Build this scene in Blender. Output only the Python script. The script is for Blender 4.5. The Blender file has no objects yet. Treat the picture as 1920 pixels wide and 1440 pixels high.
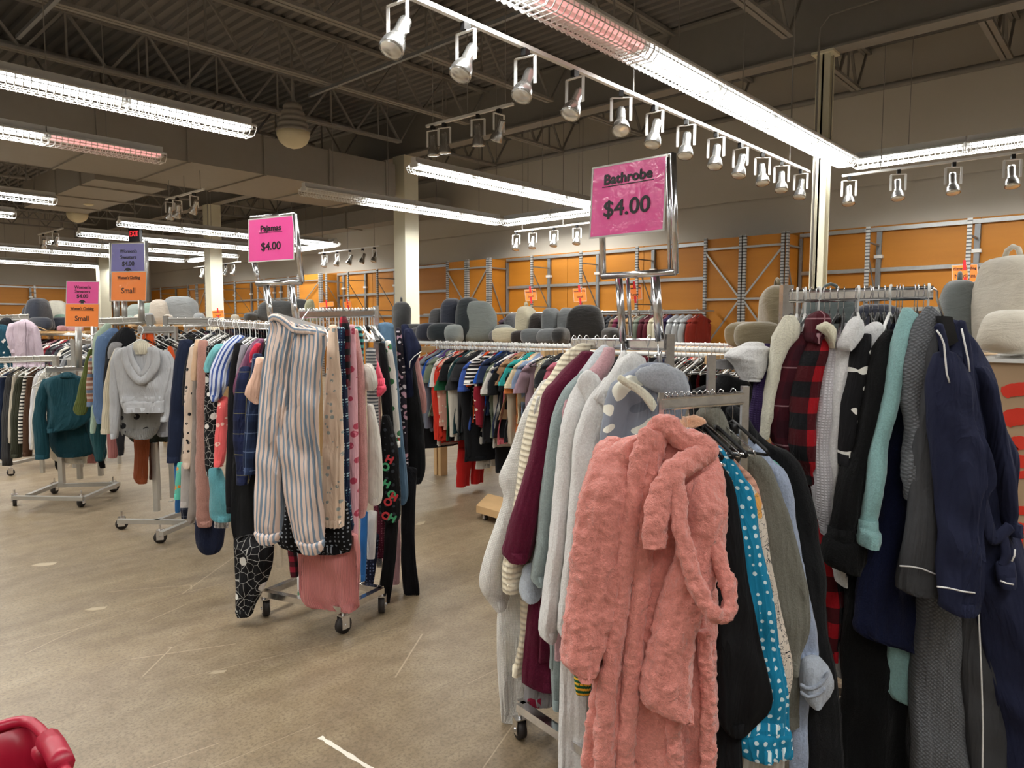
import bpy, math, random
from mathutils import Vector, Matrix
SC = bpy.context.scene
COL = SC.collection
PI = math.pi
# ---------------------------------------------------------------- camera, world, exposure
EYE = 1.5
YAW = math.radians(42.2)          # heading measured from +X (towards the back wall) to +Y (towards the far left wall)
PITCH = math.radians(4.72)
F = 1331.0
FH = Vector((math.cos(YAW), math.sin(YAW), 0)); RT = Vector((math.sin(YAW), -math.cos(YAW), 0)); UP0 = Vector((0, 0, 1))
FW = FH * math.cos(PITCH) - UP0 * math.sin(PITCH); UPV = FH * math.sin(PITCH) + UP0 * math.cos(PITCH)
CAM = Vector((0, 0, EYE))
cd = bpy.data.cameras.new('camera'); co = bpy.data.objects.new('camera', cd); COL.objects.link(co)
cd.sensor_width = 36; cd.lens = F / 1920 * 36; cd.clip_end = 200
co.matrix_world = Matrix(((RT.x, UPV.x, -FW.x, 0), (RT.y, UPV.y, -FW.y, 0), (RT.z, UPV.z, -FW.z, EYE), (0, 0, 0, 1)))
SC.camera = co
w = bpy.data.worlds.new('world'); SC.world = w; w.use_nodes = True
w.node_tree.nodes['Background'].inputs[0].default_value = (0.9, 0.93, 1.0, 1); w.node_tree.nodes['Background'].inputs[1].default_value = 0.02
SC.view_settings.view_transform = 'Standard'; SC.view_settings.look = 'None'; SC.view_settings.gamma = 1
SC.view_settings.exposure = 0.03
LAMP_W = 44.0      # watts of each fluorescent fixture
TUBE_E = 7.0
SC.cycles.max_bounces = 6; SC.cycles.diffuse_bounces = 3; SC.cycles.glossy_bounces = 3; SC.cycles.transmission_bounces = 4
SC.cycles.use_denoising = True; SC.cycles.sample_clamp_indirect = 6.0

# ---------------------------------------------------------------- photo geometry
def ray(px, py):
    return FW + RT * ((px - 960) / F) + UPV * ((720 - py) / F)
def at(px, py, d):                      # point at camera depth d
    return CAM + ray(px, py) * d
def onX(px, py, X):
    r = ray(px, py); return CAM + r * (X / r.x)
def onY(px, py, Y):
    r = ray(px, py); return CAM + r * (Y / r.y)
def onH(px, py, z=0.0):
    r = ray(px, py); return CAM + r * ((z - EYE) / r.z)
def onP(px, py, P, n):
    r = ray(px, py); return CAM + r * ((P - CAM).dot(n) / r.dot(n))
def heading(deg):                       # horizontal unit vector, degrees right of the view direction
    a = math.radians(deg); return FH * math.cos(a) + RT * math.sin(a)

# ---------------------------------------------------------------- mesh helper
class MB:
    def __init__(s): s.v = []; s.f = []; s.uv = {}
    def add(s, vs, fs):
        b = len(s.v); s.v += [tuple(p) for p in vs]; s.f += [tuple(i + b for i in f) for f in fs]; return s
    def box(s, lo, hi):
        x0, y0, z0 = lo; x1, y1, z1 = hi
        return s.add([(x0, y0, z0), (x1, y0, z0), (x1, y1, z0), (x0, y1, z0), (x0, y0, z1), (x1, y0, z1), (x1, y1, z1), (x0, y1, z1)],
                     [(0, 3, 2, 1), (4, 5, 6, 7), (0, 1, 5, 4), (1, 2, 6, 5), (2, 3, 7, 6), (3, 0, 4, 7)])
    def bar(s, a, b, w, h, up=(0, 0, 1)):
        a = Vector(a); b = Vector(b); d = (b - a).normalized(); u = Vector(up)
        if abs(d.dot(u)) > .98: u = Vector((1, 0, 0)) if abs(d.x) < .9 else Vector((0, 1, 0))
        sd = d.cross(u).normalized(); u = sd.cross(d).normalized()
        vs = []
        for p in (a, b):
            for i, j in ((-1, -1), (1, -1), (1, 1), (-1, 1)): vs.append(p + sd * (i * w / 2) + u * (j * h / 2))
        return s.add(vs, [(0, 1, 2, 3), (7, 6, 5, 4), (0, 4, 5, 1), (1, 5, 6, 2), (2, 6, 7, 3), (3, 7, 4, 0)])
    def tube(s, pts, r, n=6, cap=True, rad=None):
        pts = [Vector(p) for p in pts]; b = len(s.v); m = len(pts); prev = None
        for i, p in enumerate(pts):
            d = (pts[min(i + 1, m - 1)] - pts[max(i - 1, 0)]).normalized()
            if prev is None:
                u = Vector((0, 0, 1)) if abs(d.z) < .9 else Vector((1, 0, 0))
            else: u = prev
            sd = d.cross(u).normalized(); u = sd.cross(d).normalized(); prev = u
            rr = rad[i] if rad else r
            for k in range(n):
                a = 2 * PI * k / n; s.v.append(tuple(p + (sd * math.cos(a) + u * math.sin(a)) * rr))
        for i in range(m - 1):
            for k in range(n):
                k2 = (k + 1) % n
                s.f.append((b + i * n + k, b + i * n + k2, b + (i + 1) * n + k2, b + (i + 1) * n + k))
        if cap:
            s.f.append(tuple(b + k for k in range(n))[::-1]); s.f.append(tuple(b + (m - 1) * n + k for k in range(n)))
        return s
    def cyl(s, a, b, r, n=12, r2=None): return s.tube([a, b], r, n, True, [r, r if r2 is None else r2])
    def lathe(s, c, prof, n=20, axis=(0, 0, 1)):
        return s.tube([Vector(c) + Vector(axis) * z for r, z in prof], 0, n, True, [max(r, 1e-4) for r, z in prof])
    def ball(s, c, r, sc=(1, 1, 1), n=14, m=9):
        c = Vector(c); b = len(s.v)
        for i in range(m + 1):
            t = PI * i / m
            for k in range(n):
                a = 2 * PI * k / n
                s.v.append((c.x + r * sc[0] * math.sin(t) * math.cos(a), c.y + r * sc[1] * math.sin(t) * math.sin(a), c.z + r * sc[2] * math.cos(t)))
        for i in range(m):
            for k in range(n):
                k2 = (k + 1) % n; s.f.append((b + i * n + k, b + (i + 1) * n + k, b + (i + 1) * n + k2, b + i * n + k2))
        return s
    def prism(s, poly, a, dv):            # poly: list of 3D points, extruded by vector dv
        n = len(poly); dv = Vector(dv); P = [Vector(p) for p in poly]
        return s.add(P + [p + dv for p in P], [tuple(range(n))[::-1], tuple(range(n, 2 * n))] + [(i, (i + 1) % n, n + (i + 1) % n, n + i) for i in range(n)])
    def xf(s, M): s.v = [tuple(M @ Vector(p)) for p in s.v]; return s
    def build(s, name, mat, parent=None, smooth=False, origin=None, uv=None):
        me = bpy.data.meshes.new(name); o0 = Vector(origin) if origin is not None else None
        vs = s.v if o0 is None else [tuple(Vector(p) - o0) for p in s.v]
        me.from_pydata(vs, [], s.f)
        if smooth: me.polygons.foreach_set('use_smooth', [True] * len(me.polygons))
        if uv:
            l = me.uv_layers.new(name='UVMap')
            li = [0] * len(me.loops); me.loops.foreach_get('vertex_index', li)
            buf = []
            for i in li: buf += uv[i]
            l.data.foreach_set('uv', buf)
        if mat is not None: me.materials.append(mat)
        me.update()
        o = bpy.data.objects.new(name, me); COL.objects.link(o)
        if o0 is not None: o.location = o0
        if parent is not None: o.parent = parent
        return o
def tag(o, label=None, cat=None, group=None, kind=None):
    if label: o['label'] = label
    if cat: o['category'] = cat
    if group: o['group'] = group
    if kind: o['kind'] = kind
    return o
def empty(name, loc=(0, 0, 0), rz=0.0):
    o = bpy.data.objects.new(name, None); COL.objects.link(o); o.location = loc; o.rotation_euler = (0, 0, rz); o.empty_display_size = .05
    return o
def kids(o): return [c for c in COL.objects if c.parent == o]
_KC = {}
def copy_tree(o, parent=None):
    c = o.copy(); COL.objects.link(c); c.parent = parent
    if o.name not in _KC: _KC[o.name] = kids(o)
    for ch in _KC[o.name]: copy_tree(ch, c)
    return c

# ---------------------------------------------------------------- materials
def lin(c): return c / 12.92 if c <= .04045 else ((c + .055) / 1.055) ** 2.4
def C(h):
    if isinstance(h, str):
        h = h.lstrip('#'); return tuple(lin(int(h[i:i + 2], 16) / 255) for i in (0, 2, 4)) + (1,)
    return tuple(h) + ((1,) if len(h) == 3 else ())
class NT:
    def __init__(s, name):
        s.m = bpy.data.materials.new(name); s.m.use_nodes = True; s.t = s.m.node_tree; s.b = s.t.nodes['Principled BSDF']
    def n(s, typ, **kw):
        nd = s.t.nodes.new(typ)
        for k, v in kw.items():
            if k.startswith('i_'):
                key = k[2:]; key = int(key) if key.isdigit() else key.replace('_', ' ')
                if isinstance(v, bpy.types.NodeSocket): s.t.links.new(v, nd.inputs[key])
                else: nd.inputs[key].default_value = v
            else: setattr(nd, k, v)
        return nd
    def l(s, a, b): s.t.links.new(a, b)
    def math(s, op, a, b=None, c=None, clamp=False):
        nd = s.t.nodes.new('ShaderNodeMath'); nd.operation = op; nd.use_clamp = clamp
        for i, x in enumerate((a, b, c)):
            if x is None: continue
            if isinstance(x, bpy.types.NodeSocket): s.l(x, nd.inputs[i])
            else: nd.inputs[i].default_value = x
        return nd.outputs[0]
    def mix(s, f, a, b):
        nd = s.t.nodes.new('ShaderNodeMix'); nd.data_type = 'RGBA'
        for i, x in ((0, f), (6, a), (7, b)):
            if isinstance(x, bpy.types.NodeSocket): s.l(x, nd.inputs[i])
            elif i == 0: nd.inputs[0].default_value = x
            else: nd.inputs[i].default_value = C(x)
        return nd.outputs[2]
    def coord(s, kind='Object', sc=None):
        o = s.n('ShaderNodeTexCoord').outputs[kind]
        if sc is not None:
            mp = s.n('ShaderNodeMapping'); s.l(o, mp.inputs[0]); mp.inputs['Scale'].default_value = sc; o = mp.outputs[0]
        return o
    def noise(s, vec, scale, detail=3, rough=.5, dist=0.):
        nd = s.n('ShaderNodeTexNoise'); s.l(vec, nd.inputs['Vector'])
        nd.inputs['Scale'].default_value = scale; nd.inputs['Detail'].default_value = detail; nd.inputs['Roughness'].default_value = rough
        nd.inputs['Distortion'].default_value = dist
        return nd.outputs[0]
    def vor(s, vec, scale, feat='F1', rnd=1.0):
        nd = s.n('ShaderNodeTexVoronoi', feature=feat); s.l(vec, nd.inputs['Vector']); nd.inputs['Scale'].default_value = scale
        nd.inputs['Randomness'].default_value = rnd
        return nd
    def ramp(s, f, stops, interp='LINEAR'):
        nd = s.n('ShaderNodeValToRGB'); s.l(f, nd.inputs[0]); cr = nd.color_ramp; cr.interpolation = interp
        while len(cr.elements) < len(stops): cr.elements.new(.5)
        for e, (p, c) in zip(cr.elements, stops): e.position = p; e.color = C(c)
        return nd.outputs[0]
    def bump(s, h, strength=.3, dist=.002):
        nd = s.n('ShaderNodeBump'); nd.inputs['Strength'].default_value = strength; nd.inputs['Distance'].default_value = dist
        s.l(h, nd.inputs['Height']); s.l(nd.outputs[0], s.b.inputs['Normal'])
    def base(s, x):
        if isinstance(x, bpy.types.NodeSocket): s.l(x, s.b.inputs['Base Color'])
        else: s.b.inputs['Base Color'].default_value = C(x)
        return s
    def set(s, **kw):
        for k, v in kw.items(): s.b.inputs[k.replace('_', ' ')].default_value = v
        return s
def simple(name, col, rough=.6, metal=0., noise=0.06, nscale=8, bump=None, **kw):
    t = NT(name); c = C(col)
    nz = t.noise(t.coord('Object'), nscale, 4)
    a = tuple(x * (1 - noise) for x in c[:3]); b = tuple(min(1, x * (1 + noise)) for x in c[:3])
    t.base(t.mix(nz, a, b)); t.set(Roughness=rough, Metallic=metal, **kw)
    if bump: t.bump(t.noise(t.coord('Object'), bump[0], 3), bump[1], .002)
    return t.m
M = {}
M['ceil'] = simple('ceiling_deck_paint', '#6f6c69', .8)
M['steel_paint'] = simple('grey_steel_paint', '#86827c', .7)
M['column'] = simple('cream_column_paint', '#e3dfc9', .55, noise=.03)
M['duct'] = simple('duct_metal_paint', '#8d867c', .6)
M['white'] = simple('white_enamel', '#e8e8e6', .4)
M['galv'] = simple('galvanised_steel', '#b4b6b6', .38, .75, noise=.12, nscale=30)
M['galv_dark'] = simple('grey_rack_steel', '#8c8f92', .5, .5, noise=.12, nscale=20)
M['alu'] = simple('spun_aluminium', '#c9c9c8', .25, .9)
M['black'] = simple('black_plastic', '#141416', .45)
M['chrome'] = simple('mottled_chrome', '#cfcdca', .2, 1., noise=.06, nscale=12)
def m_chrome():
    t = NT('mottled_chrome'); mp = t.n('ShaderNodeMapping'); t.l(t.coord('Object'), mp.inputs[0]); mp.inputs['Scale'].default_value = (4, 4, 4)
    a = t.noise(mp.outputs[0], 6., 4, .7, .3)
    t.base(t.ramp(a, [(.3, '#d3d4d8'), (.7, '#f3f3f5')])); t.set(Metallic=1., Roughness=.2); t.bump(t.noise(mp.outputs[0], 9., 2), .12, .004); return t.m  # light and dim tones imitating reflections are painted into the base colour
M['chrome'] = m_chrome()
M['steel_tube'] = simple('brushed_steel_tube', '#b9b8b4', .4, .7, noise=.1, nscale=20)
M['rubber'] = simple('dark_rubber', '#2a2626', .6)
M['cream_plastic'] = simple('cream_plastic', '#d8cdae', .5)
M['wood'] = simple('pine_wood', '#c8a476', .6, noise=.15)
M['red_tape'] = simple('red_tape', '#d3202b', .5)
def m_panel():
    t = NT('orange_brown_panel'); co_ = t.coord('Object')
    a = t.noise(t.coord('Object', (.5, .5, 6)), 1.2, 3); b = t.noise(co_, 25, 3)
    t.base(t.mix(b, t.ramp(a, [(.3, '#aa6c17'), (.7, '#bd7b20')]), '#b8761d')); t.set(Roughness=.55); return t.m
M['panel'] = m_panel()
def m_wall():
    t = NT('painted_wall'); co_ = t.coord('Object')
    t.base(t.mix(t.noise(co_, .8, 4), '#bdb6aa', '#c9c2b6')); t.set(Roughness=.8); t.bump(t.noise(co_, 60, 3), .1, .002); return t.m
M['wall'] = m_wall()
def m_floor():
    t = NT('polished_concrete'); co_ = t.coord('Object')
    mp = t.n('ShaderNodeMapping'); t.l(co_, mp.inputs[0]); mp.inputs['Rotation'].default_value = (0, 0, math.radians(-22)); mp.inputs['Scale'].default_value = (.55, 3.2, 1)
    st = t.noise(mp.outputs[0], 1.6, 6, .62, .4)
    big = t.noise(co_, .55, 3, .5, .6)
    fine = t.noise(co_, 75, 4, .75); med = t.noise(co_, 9, 5, .65)
    c1 = t.ramp(st, [(.22, '#61533f'), (.42, '#756550'), (.58, '#85755c'), (.8, '#a39377')])
    c2 = t.mix(t.math('MULTIPLY', big, .75, clamp=True), c1, '#80705a')
    c3 = t.mix(t.ramp(med, [(.4, (0, 0, 0)), (.75, (.5, .5, .5))]), c2, '#a2937b')
    c4 = t.mix(t.ramp(fine, [(.46, (0, 0, 0)), (.68, (.8, .8, .8))]), c3, '#574a3a')
    # scratches, pale scuffs
    def lines(rot, scale, w, off):
        m = t.n('ShaderNodeMapping'); t.l(co_, m.inputs[0]); m.inputs['Rotation'].default_value = (0, 0, rot); m.inputs['Location'].default_value = (off, off * 2, 0)
        m.inputs['Scale'].default_value = (.35, 1.3, 1)
        v = t.vor(m.outputs[0], scale, 'DISTANCE_TO_EDGE'); return t.math('LESS_THAN', v.outputs['Distance'], w)
    s1 = t.math('MULTIPLY', lines(.5, .8, .0016, 3), t.math('GREATER_THAN', t.noise(co_, 1.1, 1), .52))
    s2 = t.math('MULTIPLY', lines(-.9, 1.1, .0018, 7), t.math('GREATER_THAN', t.noise(co_, 1.7, 1), .55))
    c5 = t.mix(t.math('MULTIPLY', t.math('MAXIMUM', s1, s2), .35), c4, '#c9b59c')
    t.base(c5)
    t.l(t.ramp(st, [(.3, (.42, .42, .42)), (.7, (.34, .34, .34))]), t.b.inputs['Roughness']); t.set(Specular_IOR_Level=.45)
    t.bump(t.noise(co_, 40, 4), .06, .002)
    return t.m
M['floor'] = m_floor()
def m_emit(name, col, e):
    t = NT(name); t.base(col); t.b.inputs['Emission Color'].default_value = C(col); t.b.inputs['Emission Strength'].default_value = e
    t.m.cycles.emission_sampling = 'NONE'; return t.m
M['tube'] = m_emit('lit_fluorescent_tube', '#f4fbff', TUBE_E)
M['tube_pink'] = m_emit('failing_pink_tube', '#f0a9a4', .9)
M['tube_off'] = simple('unlit_tube_glass', '#d8d6d2', .3)
# ---------------------------------------------------------------- room shell
WX, WY = 12.3, 32.0     # back wall plane x, far left wall plane y
RX, RY = -5.0, -5.5
DECK = 5.78
o = MB().box((RX - .2, RY - .2, -.2), (WX + .2, WY + .2, 0)).build('floor', M['floor']); tag(o, kind='structure')
o = MB().box((WX, RY, 0), (WX + .2, WY, 3.68)).box((WX + .025, RY, 3.68), (WX + .2, WY, 3.71)).box((WX, RY, 3.71), (WX + .2, WY, 6.3)).build('wall_back', M['wall']); tag(o, kind='structure')
o = MB().box((RX, WY, 0), (WX + .2, WY + .2, 6.3)).build('wall_left', M['wall']); tag(o, kind='structure')
o = MB().box((RX, RY - .2, 0), (WX + .2, RY, 6.3)).build('wall_right', M['wall']); tag(o, kind='structure')
o = MB().box((RX - .2, RY - .2, 0), (RX, WY + .2, 6.3)).build('wall_front', M['wall']); tag(o, kind='structure')
# corrugated steel deck, ribs running along y
b = MB(); vs = []; fs = []; x = RX; prof = []
while x < WX:
    prof += [(x, DECK), (x + .075, DECK), (x + .1, DECK + .045), (x + .15, DECK + .045)]; x += .175
for px_, pz in prof: vs += [(px_, RY, pz), (px_, WY, pz)]
for i in range(len(prof) - 1): fs.append((2 * i, 2 * i + 1, 2 * i + 3, 2 * i + 2))
b.add(vs, fs); b.box((RX, RY, DECK + .1), (WX + .2, WY, DECK + .2))
o = b.build('ceiling', M['ceil']); tag(o, kind='structure')
# columns and the beam line above them
COLX = 9.6
colp = [onX(1538, 400, COLX), onX(762, 450, COLX), onX(401, 520, COLX), onX(194, 530, COLX)]
BZ = onX(1560, 97, COLX).z
o = MB().box((COLX, RY, BZ + .03), (COLX + .02, WY, DECK - .03)).box((COLX - .12, RY, BZ), (COLX + .14, WY, BZ + .03)).box((COLX - .12, RY, DECK - .03), (COLX + .14, WY, DECK)).build('ceiling_beam', M['steel_paint'])
tag(o, kind='structure')
for i, p in enumerate(colp):
    w_ = .085 if i == 0 else .18
    b = MB()
    if i == 0:
        b.box((COLX - w_, p.y - w_, 0), (COLX - w_ + .02, p.y + w_, BZ)).box((COLX + w_ - .02, p.y - w_, 0), (COLX + w_, p.y + w_, BZ)).box((COLX - w_, p.y - .012, 0), (COLX + w_, p.y + .012, BZ))
        b.box((COLX - w_ - .05, p.y - w_ - .05, BZ - .03), (COLX + w_ + .05, p.y + w_ + .05, BZ))
    else: b.box((COLX - w_, p.y - w_, 0), (COLX + w_, p.y + w_, BZ))
    o = b.build('column_%d' % (i + 1), M['column']); tag(o, kind='structure')
o = MB().tube([(COLX - .2, colp[0].y + .02, .1), (COLX - .2, colp[0].y + .02, BZ + .25), (COLX - .2, colp[0].y - .1, BZ + .38), (COLX - .2, colp[0].y - 1.2, BZ + .42), (COLX - .2, colp[0].y - 3, BZ + .5)], .014, 6).build('conduit_pipe', M['steel_paint'], None, True)
tag(o, 'thin grey conduit climbing the slim steel column and bending along the ceiling beam', 'pipe')
# wall-top pipe
zz = onX(1559, 183, WX - .15).z
o = MB().tube([(WX - .15, RY + .1, zz), (WX - .15, WY - .2, zz)], .05, 8).build('sprinkler_pipe', M['steel_paint'], None, True)
tag(o, 'grey pipe running high along the back wall under the roof deck', 'pipe')
# open-web joists along x
def joist(x0, x1, y, depth=.72, first=None):
    n = max(2, int(round((x1 - x0) / 1.15)))
    r = empty('roof_joist', (x0, y, DECK - depth))
    z1 = depth - .02
    MB().bar((0, -.03, z1 - .02), (x1 - x0, -.03, z1 - .02), .05, .05).bar((0, .03, z1 - .02), (x1 - x0, .03, z1 - .02), .05, .05).build('top_chord', M['steel_paint'], r)
    MB().bar((.5, -.04, .02), (x1 - x0 - .5, -.04, .02), .06, .04).bar((.5, .04, .02), (x1 - x0 - .5, .04, .02), .06, .04).build('bottom_chord', M['steel_paint'], r)
    w_ = MB(); st = (x1 - x0 - 1.0) / n
    w_.bar((0.05, 0, z1), (.5, 0, .02), .03, .03).bar((x1 - x0 - .05, 0, z1), (x1 - x0 - .5, 0, .02), .03, .03)
    for k in range(n):
        a = .5 + k * st
        w_.bar((a, 0, .02), (a + st / 2, 0, z1), .035, .035).bar((a + st / 2, 0, z1), (a + st, 0, .02), .035, .035)
        w_.bar((a + st / 2, 0, .02), (a + st / 2, 0, z1), .025, .025)
    w_.build('web', M['steel_paint'], r)
    return r
JY = [y for y in [-.2 + 1.9 * k for k in range(17)]]
j1 = j2 = None
for k, y in enumerate(JY):
    a = joist(RX, COLX - .02, y) if j1 is None else copy_tree(j1)
    if j1 is None: j1 = a
    a.location = (RX, y, DECK - .72); tag(a, 'open web steel roof joist in the main bay running toward the beam', 'roof joist', 'roof joists of the main bay')
    a = joist(COLX + .04, WX - .02, y) if j2 is None else copy_tree(j2)
    if j2 is None: j2 = a
    a.location = (COLX + .04, y, DECK - .72); tag(a, 'short open web roof joist between the ceiling beam and the back wall', 'roof joist', 'short joists at the back wall')
# strut channel rails crossing under the deck
for k, (xx, y0, y1, zc) in enumerate(((2.6, 4.0, 10.5, 5.0), (6.2, 2.4, 9.8, 5.0))):
    o = MB().bar((xx, y0, zc), (xx, y1, zc), .045, .045).build('strut_channel', M['galv_dark'])
    tag(o, ['perforated strut channel under the joists above the left lights', 'perforated strut channel under the joists near the dome detector'][k], 'strut')
# ducts
def duct(name, lo, hi, axis, step, label):
    r = empty(name, lo); lo = Vector(lo); hi = Vector(hi)
    MB().box((0, 0, 0), hi - lo).build('duct_body', M['duct'], r)
    L = (hi - lo)[axis]; t = step / 2
    while t < L:
        fl = MB()
        a = Vector((-.025, -.025, -.025)); c = (hi - lo) + Vector((.025, .025, .025)); a[axis] = t; c[axis] = t + .035
        fl.box(a, c); t += step; fl.build('flange', M['duct'], r)
    t = step
    while t < L:
        for e in (.03, .97):
            p = (hi - lo) * e; p[axis] = t; p.z = hi.z - lo.z; MB().bar(p, p + Vector((0, 0, DECK - hi.z)), .02, .02).build('hanger_rod', M['steel_paint'], r)
        t += step * 2
    tag(r, label, 'duct'); return r
duct('air_duct', (RX + .3, 11.5, 4.08), (9.2, 13.6, 4.72), 0, 1.3, 'large rectangular air duct with flanges hung across the left ceiling')
duct('air_duct', (11.5, 12.9, 4.15), (12.0, 27, 4.55), 1, 2.4, 'long slim air duct running toward the far wall above the back lights')
duct('air_duct', (4.4, 13.65, 4.0), (5.6, 18.0, 4.5), 1, 1.4, 'short branch duct leaving the large duct on the left')
# ---------------------------------------------------------------- fluorescent fixtures
LZ = 3.76
def guard_mb(L, w=.3, drop=.13):
    g = MB(); r = .0035
    for yy, z in ((-w / 2, -.02), (-w / 2, -drop * .55), (-w / 4, -drop), (0, -drop), (w / 4, -drop), (w / 2, -drop * .55), (w / 2, -.02)):
        g.bar((0, yy, z), (L, yy, z), r * 2, r * 2)
    n = int(L / .06)
    for k in range(n + 1):
        x = L * k / n; pr = None
        for p in ((-w / 2, -.02), (-w / 2, -drop * .55), (-w / 3, -drop), (w / 3, -drop), (w / 2, -drop * .55), (w / 2, -.02)):
            q = (x, p[0], p[1])
            if pr: g.bar(pr, q, r * 2, r * 2)
            pr = q
    return g
FL = 1.3
def make_fixture(kind):
    r = empty('fluorescent_fixture')
    h = MB(); h.box((.0, -.05, .0), (FL, .05, .075))
    for s in (-1, 1):
        h.add([(0, s * .05, .0), (FL, s * .05, .0), (FL, s * .16, -.045), (0, s * .16, -.045), (0, s * .05, .012), (FL, s * .05, .012), (FL, s * .165, -.033), (0, s * .165, -.033)],
              [(0, 1, 2, 3), (7, 6, 5, 4), (0, 4, 5, 1), (2, 6, 7, 3), (0, 3, 7, 4), (1, 5, 6, 2)])
    h.build('reflector', M['white'], r)
    for s in (-1, 1):
        MB().cyl((.04, s * .06, -.035), (FL - .04, s * .06, -.035), .019, 10).build('tube', M[kind], r, True)
    for x in (.02, FL - .02): MB().box((x - .015, -.08, -.06), (x + .015, .08, .005)).build('lamp_holder', M['white'], r)
    guard_mb(FL).build('wire_guard', M['white'], r)
    MB().bar((FL / 2, 0, .07), (FL / 2, 0, DECK - LZ - .01), .008, .008).build('hanger_rod', M['steel_paint'], r)
    if kind == 'tube':
        ld = bpy.data.lights.new('tube_light', 'AREA'); ld.shape = 'RECTANGLE'; ld.size = FL - .1; ld.size_y = .2; ld.energy = LAMP_W; ld.color = (1.0, .975, .915); ld.spread = math.radians(156)
        lo = bpy.data.objects.new('tube_light', ld); COL.objects.link(lo); lo.parent = r; lo.location = (FL / 2, 0, -.06)
    return r
FX = {}
def fixture(x, y, along, kind, label, group=None):
    if kind not in FX: FX[kind] = make_fixture(kind); r = FX[kind]
    else: r = copy_tree(FX[kind])
    r.location = (x, y, LZ); r.rotation_euler = (0, 0, 0 if along == 'x' else PI / 2)
    tag(r, label, 'ceiling light', group); return r
def row_x(y, x0, x1, n, where, group, off=()):       # n fixtures from x0 to x1; off counts from the x1 end
    st = (x1 - x0) / n
    for k in range(n):
        kind = off[k] if k in off else 'tube'
        lb = {'tube': 'lit fluorescent fixture, ', 'tube_off': 'unlit fluorescent fixture with wire guard, ', 'tube_pink': 'dim pink fluorescent fixture with wire guard, '}[kind] + where
        r = fixture(x1 - st * (k + 1), y, 'x', kind, lb, group if kind == 'tube' else None)
        r.scale.x = (st - .012) / FL
row_x(3.24, -.1, 10.3, 8, 'in the long row toward the slim column', 'long row of lights toward the slim column', {4: 'tube_pink'})
for k in range(5): fixture(10.48, 3.2 - (FL + .01) * (k + 1), 'y', 'tube', 'lit guarded fluorescent fixture parallel to the back wall at the right', 'row of lights along the back wall at right')
for yy in (-1.3,): row_x(yy, -4.7, 9.8, 7, 'in a row right of the viewer', 'rows of lights behind and right of the viewer')
row_x(3.24, -4.7, -.25, 3, 'at the near end of the long row behind the viewer', 'near end of the long light row')
fx0 = [onH(470, 236, LZ), onH(305, 288, LZ), onH(104, 370, LZ), onH(28, 397, LZ)]
for p_, nm, of in zip(fx0, ('topmost', 'second', 'third', 'fourth'), ((), {0: 'tube_pink'}, (), ())):
    row_x(p_.y, p_.x - 8.0, p_.x, 6, 'in the %s left row' % nm, '%s left row of lights' % nm, of)
a0 = onH(775, 305, LZ); a = onH(1110, 384, LZ); row_x(a0.y, a0.x, a.x, 4, 'in the short row beside the bathrobe sign', 'short light row beside the bathrobe sign')
b0 = onH(605, 342, LZ); b = onH(935, 410, LZ); row_x(b.y, b0.x, b.x, 4, 'in the row crossing the boxed column', 'light row crossing the boxed column', {3: 'tube_off'})
for k in range(2): fixture(b.x + .18, b.y - (FL + .01) * (k + 1), 'y', 'tube', 'lit fluorescent fixture parallel to the back wall, left of the bathrobe sign', 'lights along the back wall left of the bathrobe sign')
FR = []
for (ax, ay, bx, by, n, nm, j) in ((365, 422, 665, 461, 4, 'upper row behind the pajamas sign', 0), (275, 440, 562, 472, 4, 'lower row behind the pajamas sign', 2), (138, 452, 500, 480, 4, 'upper row behind the lavender sign', 0), (85, 464, 345, 486, 4, 'lower row behind the lavender sign', 1), (0, 484, 205, 499, 3, 'lowest row at the far left', 1)):
    A = onH(ax, ay, LZ); B = onH(bx, by, LZ); yy = min((A.y + B.y) / 2, WY - 1.2)
    x1 = min(yy * ray(bx, by).x / ray(bx, by).y, 11.0); x0 = x1 - n * FL * 1.0
    FR.append((x1, yy))
    row_x(yy, x0, x1, n, nm, nm)
    for k in range(j): fixture(x1 + .18, yy - .1 - (FL + .01) * (k + 1) + (.0), 'y', 'tube', 'far lit fixture closing the right end of the ' + nm, 'fixtures closing the ' + nm)
# ---------------------------------------------------------------- track lights
def make_spot(tilt):
    r = empty('track_spotlight')
    MB().box((-.025, -.015, -.04), (.025, .015, 0)).build('adapter', M['black'], r)
    y = MB(); y.bar((0, -.065, -.045), (0, .065, -.045), .02, .006)
    for s in (-1, 1): y.bar((0, s * .065, -.045), (0, s * .065, -.2), .02, .005, up=(1, 0, 0))
    y.build('yoke', M['white'], r)
    h = MB(); c = Vector((0, 0, -.2)); d = Vector((math.sin(tilt), 0, -math.cos(tilt)))
    h.lathe(c - d * .11, [(.0, 0), (.03, .001), (.033, .02), (.033, .1), (.04, .115), (.056, .15), (.062, .19), (.062, .2)], 16, d)
    h.build('lamp_head', M['alu'], r, True)
    l = MB(); l.lathe(c + d * .088, [(.0, 0), (.056, .001), (.05, .006), (0.0, .008)], 16, d); l.build('lens', M['lensglass'], r, True)
    return r
M['lensglass'] = simple('reflector_lens', '#f2f2ee', .12, .6)
SP = {}
def spot(loc, rz, tilt, label, group, sc=1.0):
    key = round(tilt, 2)
    if key not in SP: SP[key] = make_spot(tilt); r = SP[key]
    else: r = copy_tree(SP[key])
    r.location = loc; r.rotation_euler = (0, 0, rz); r.scale = (sc,) * 3; tag(r, label, 'spotlight', group); return r
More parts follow.
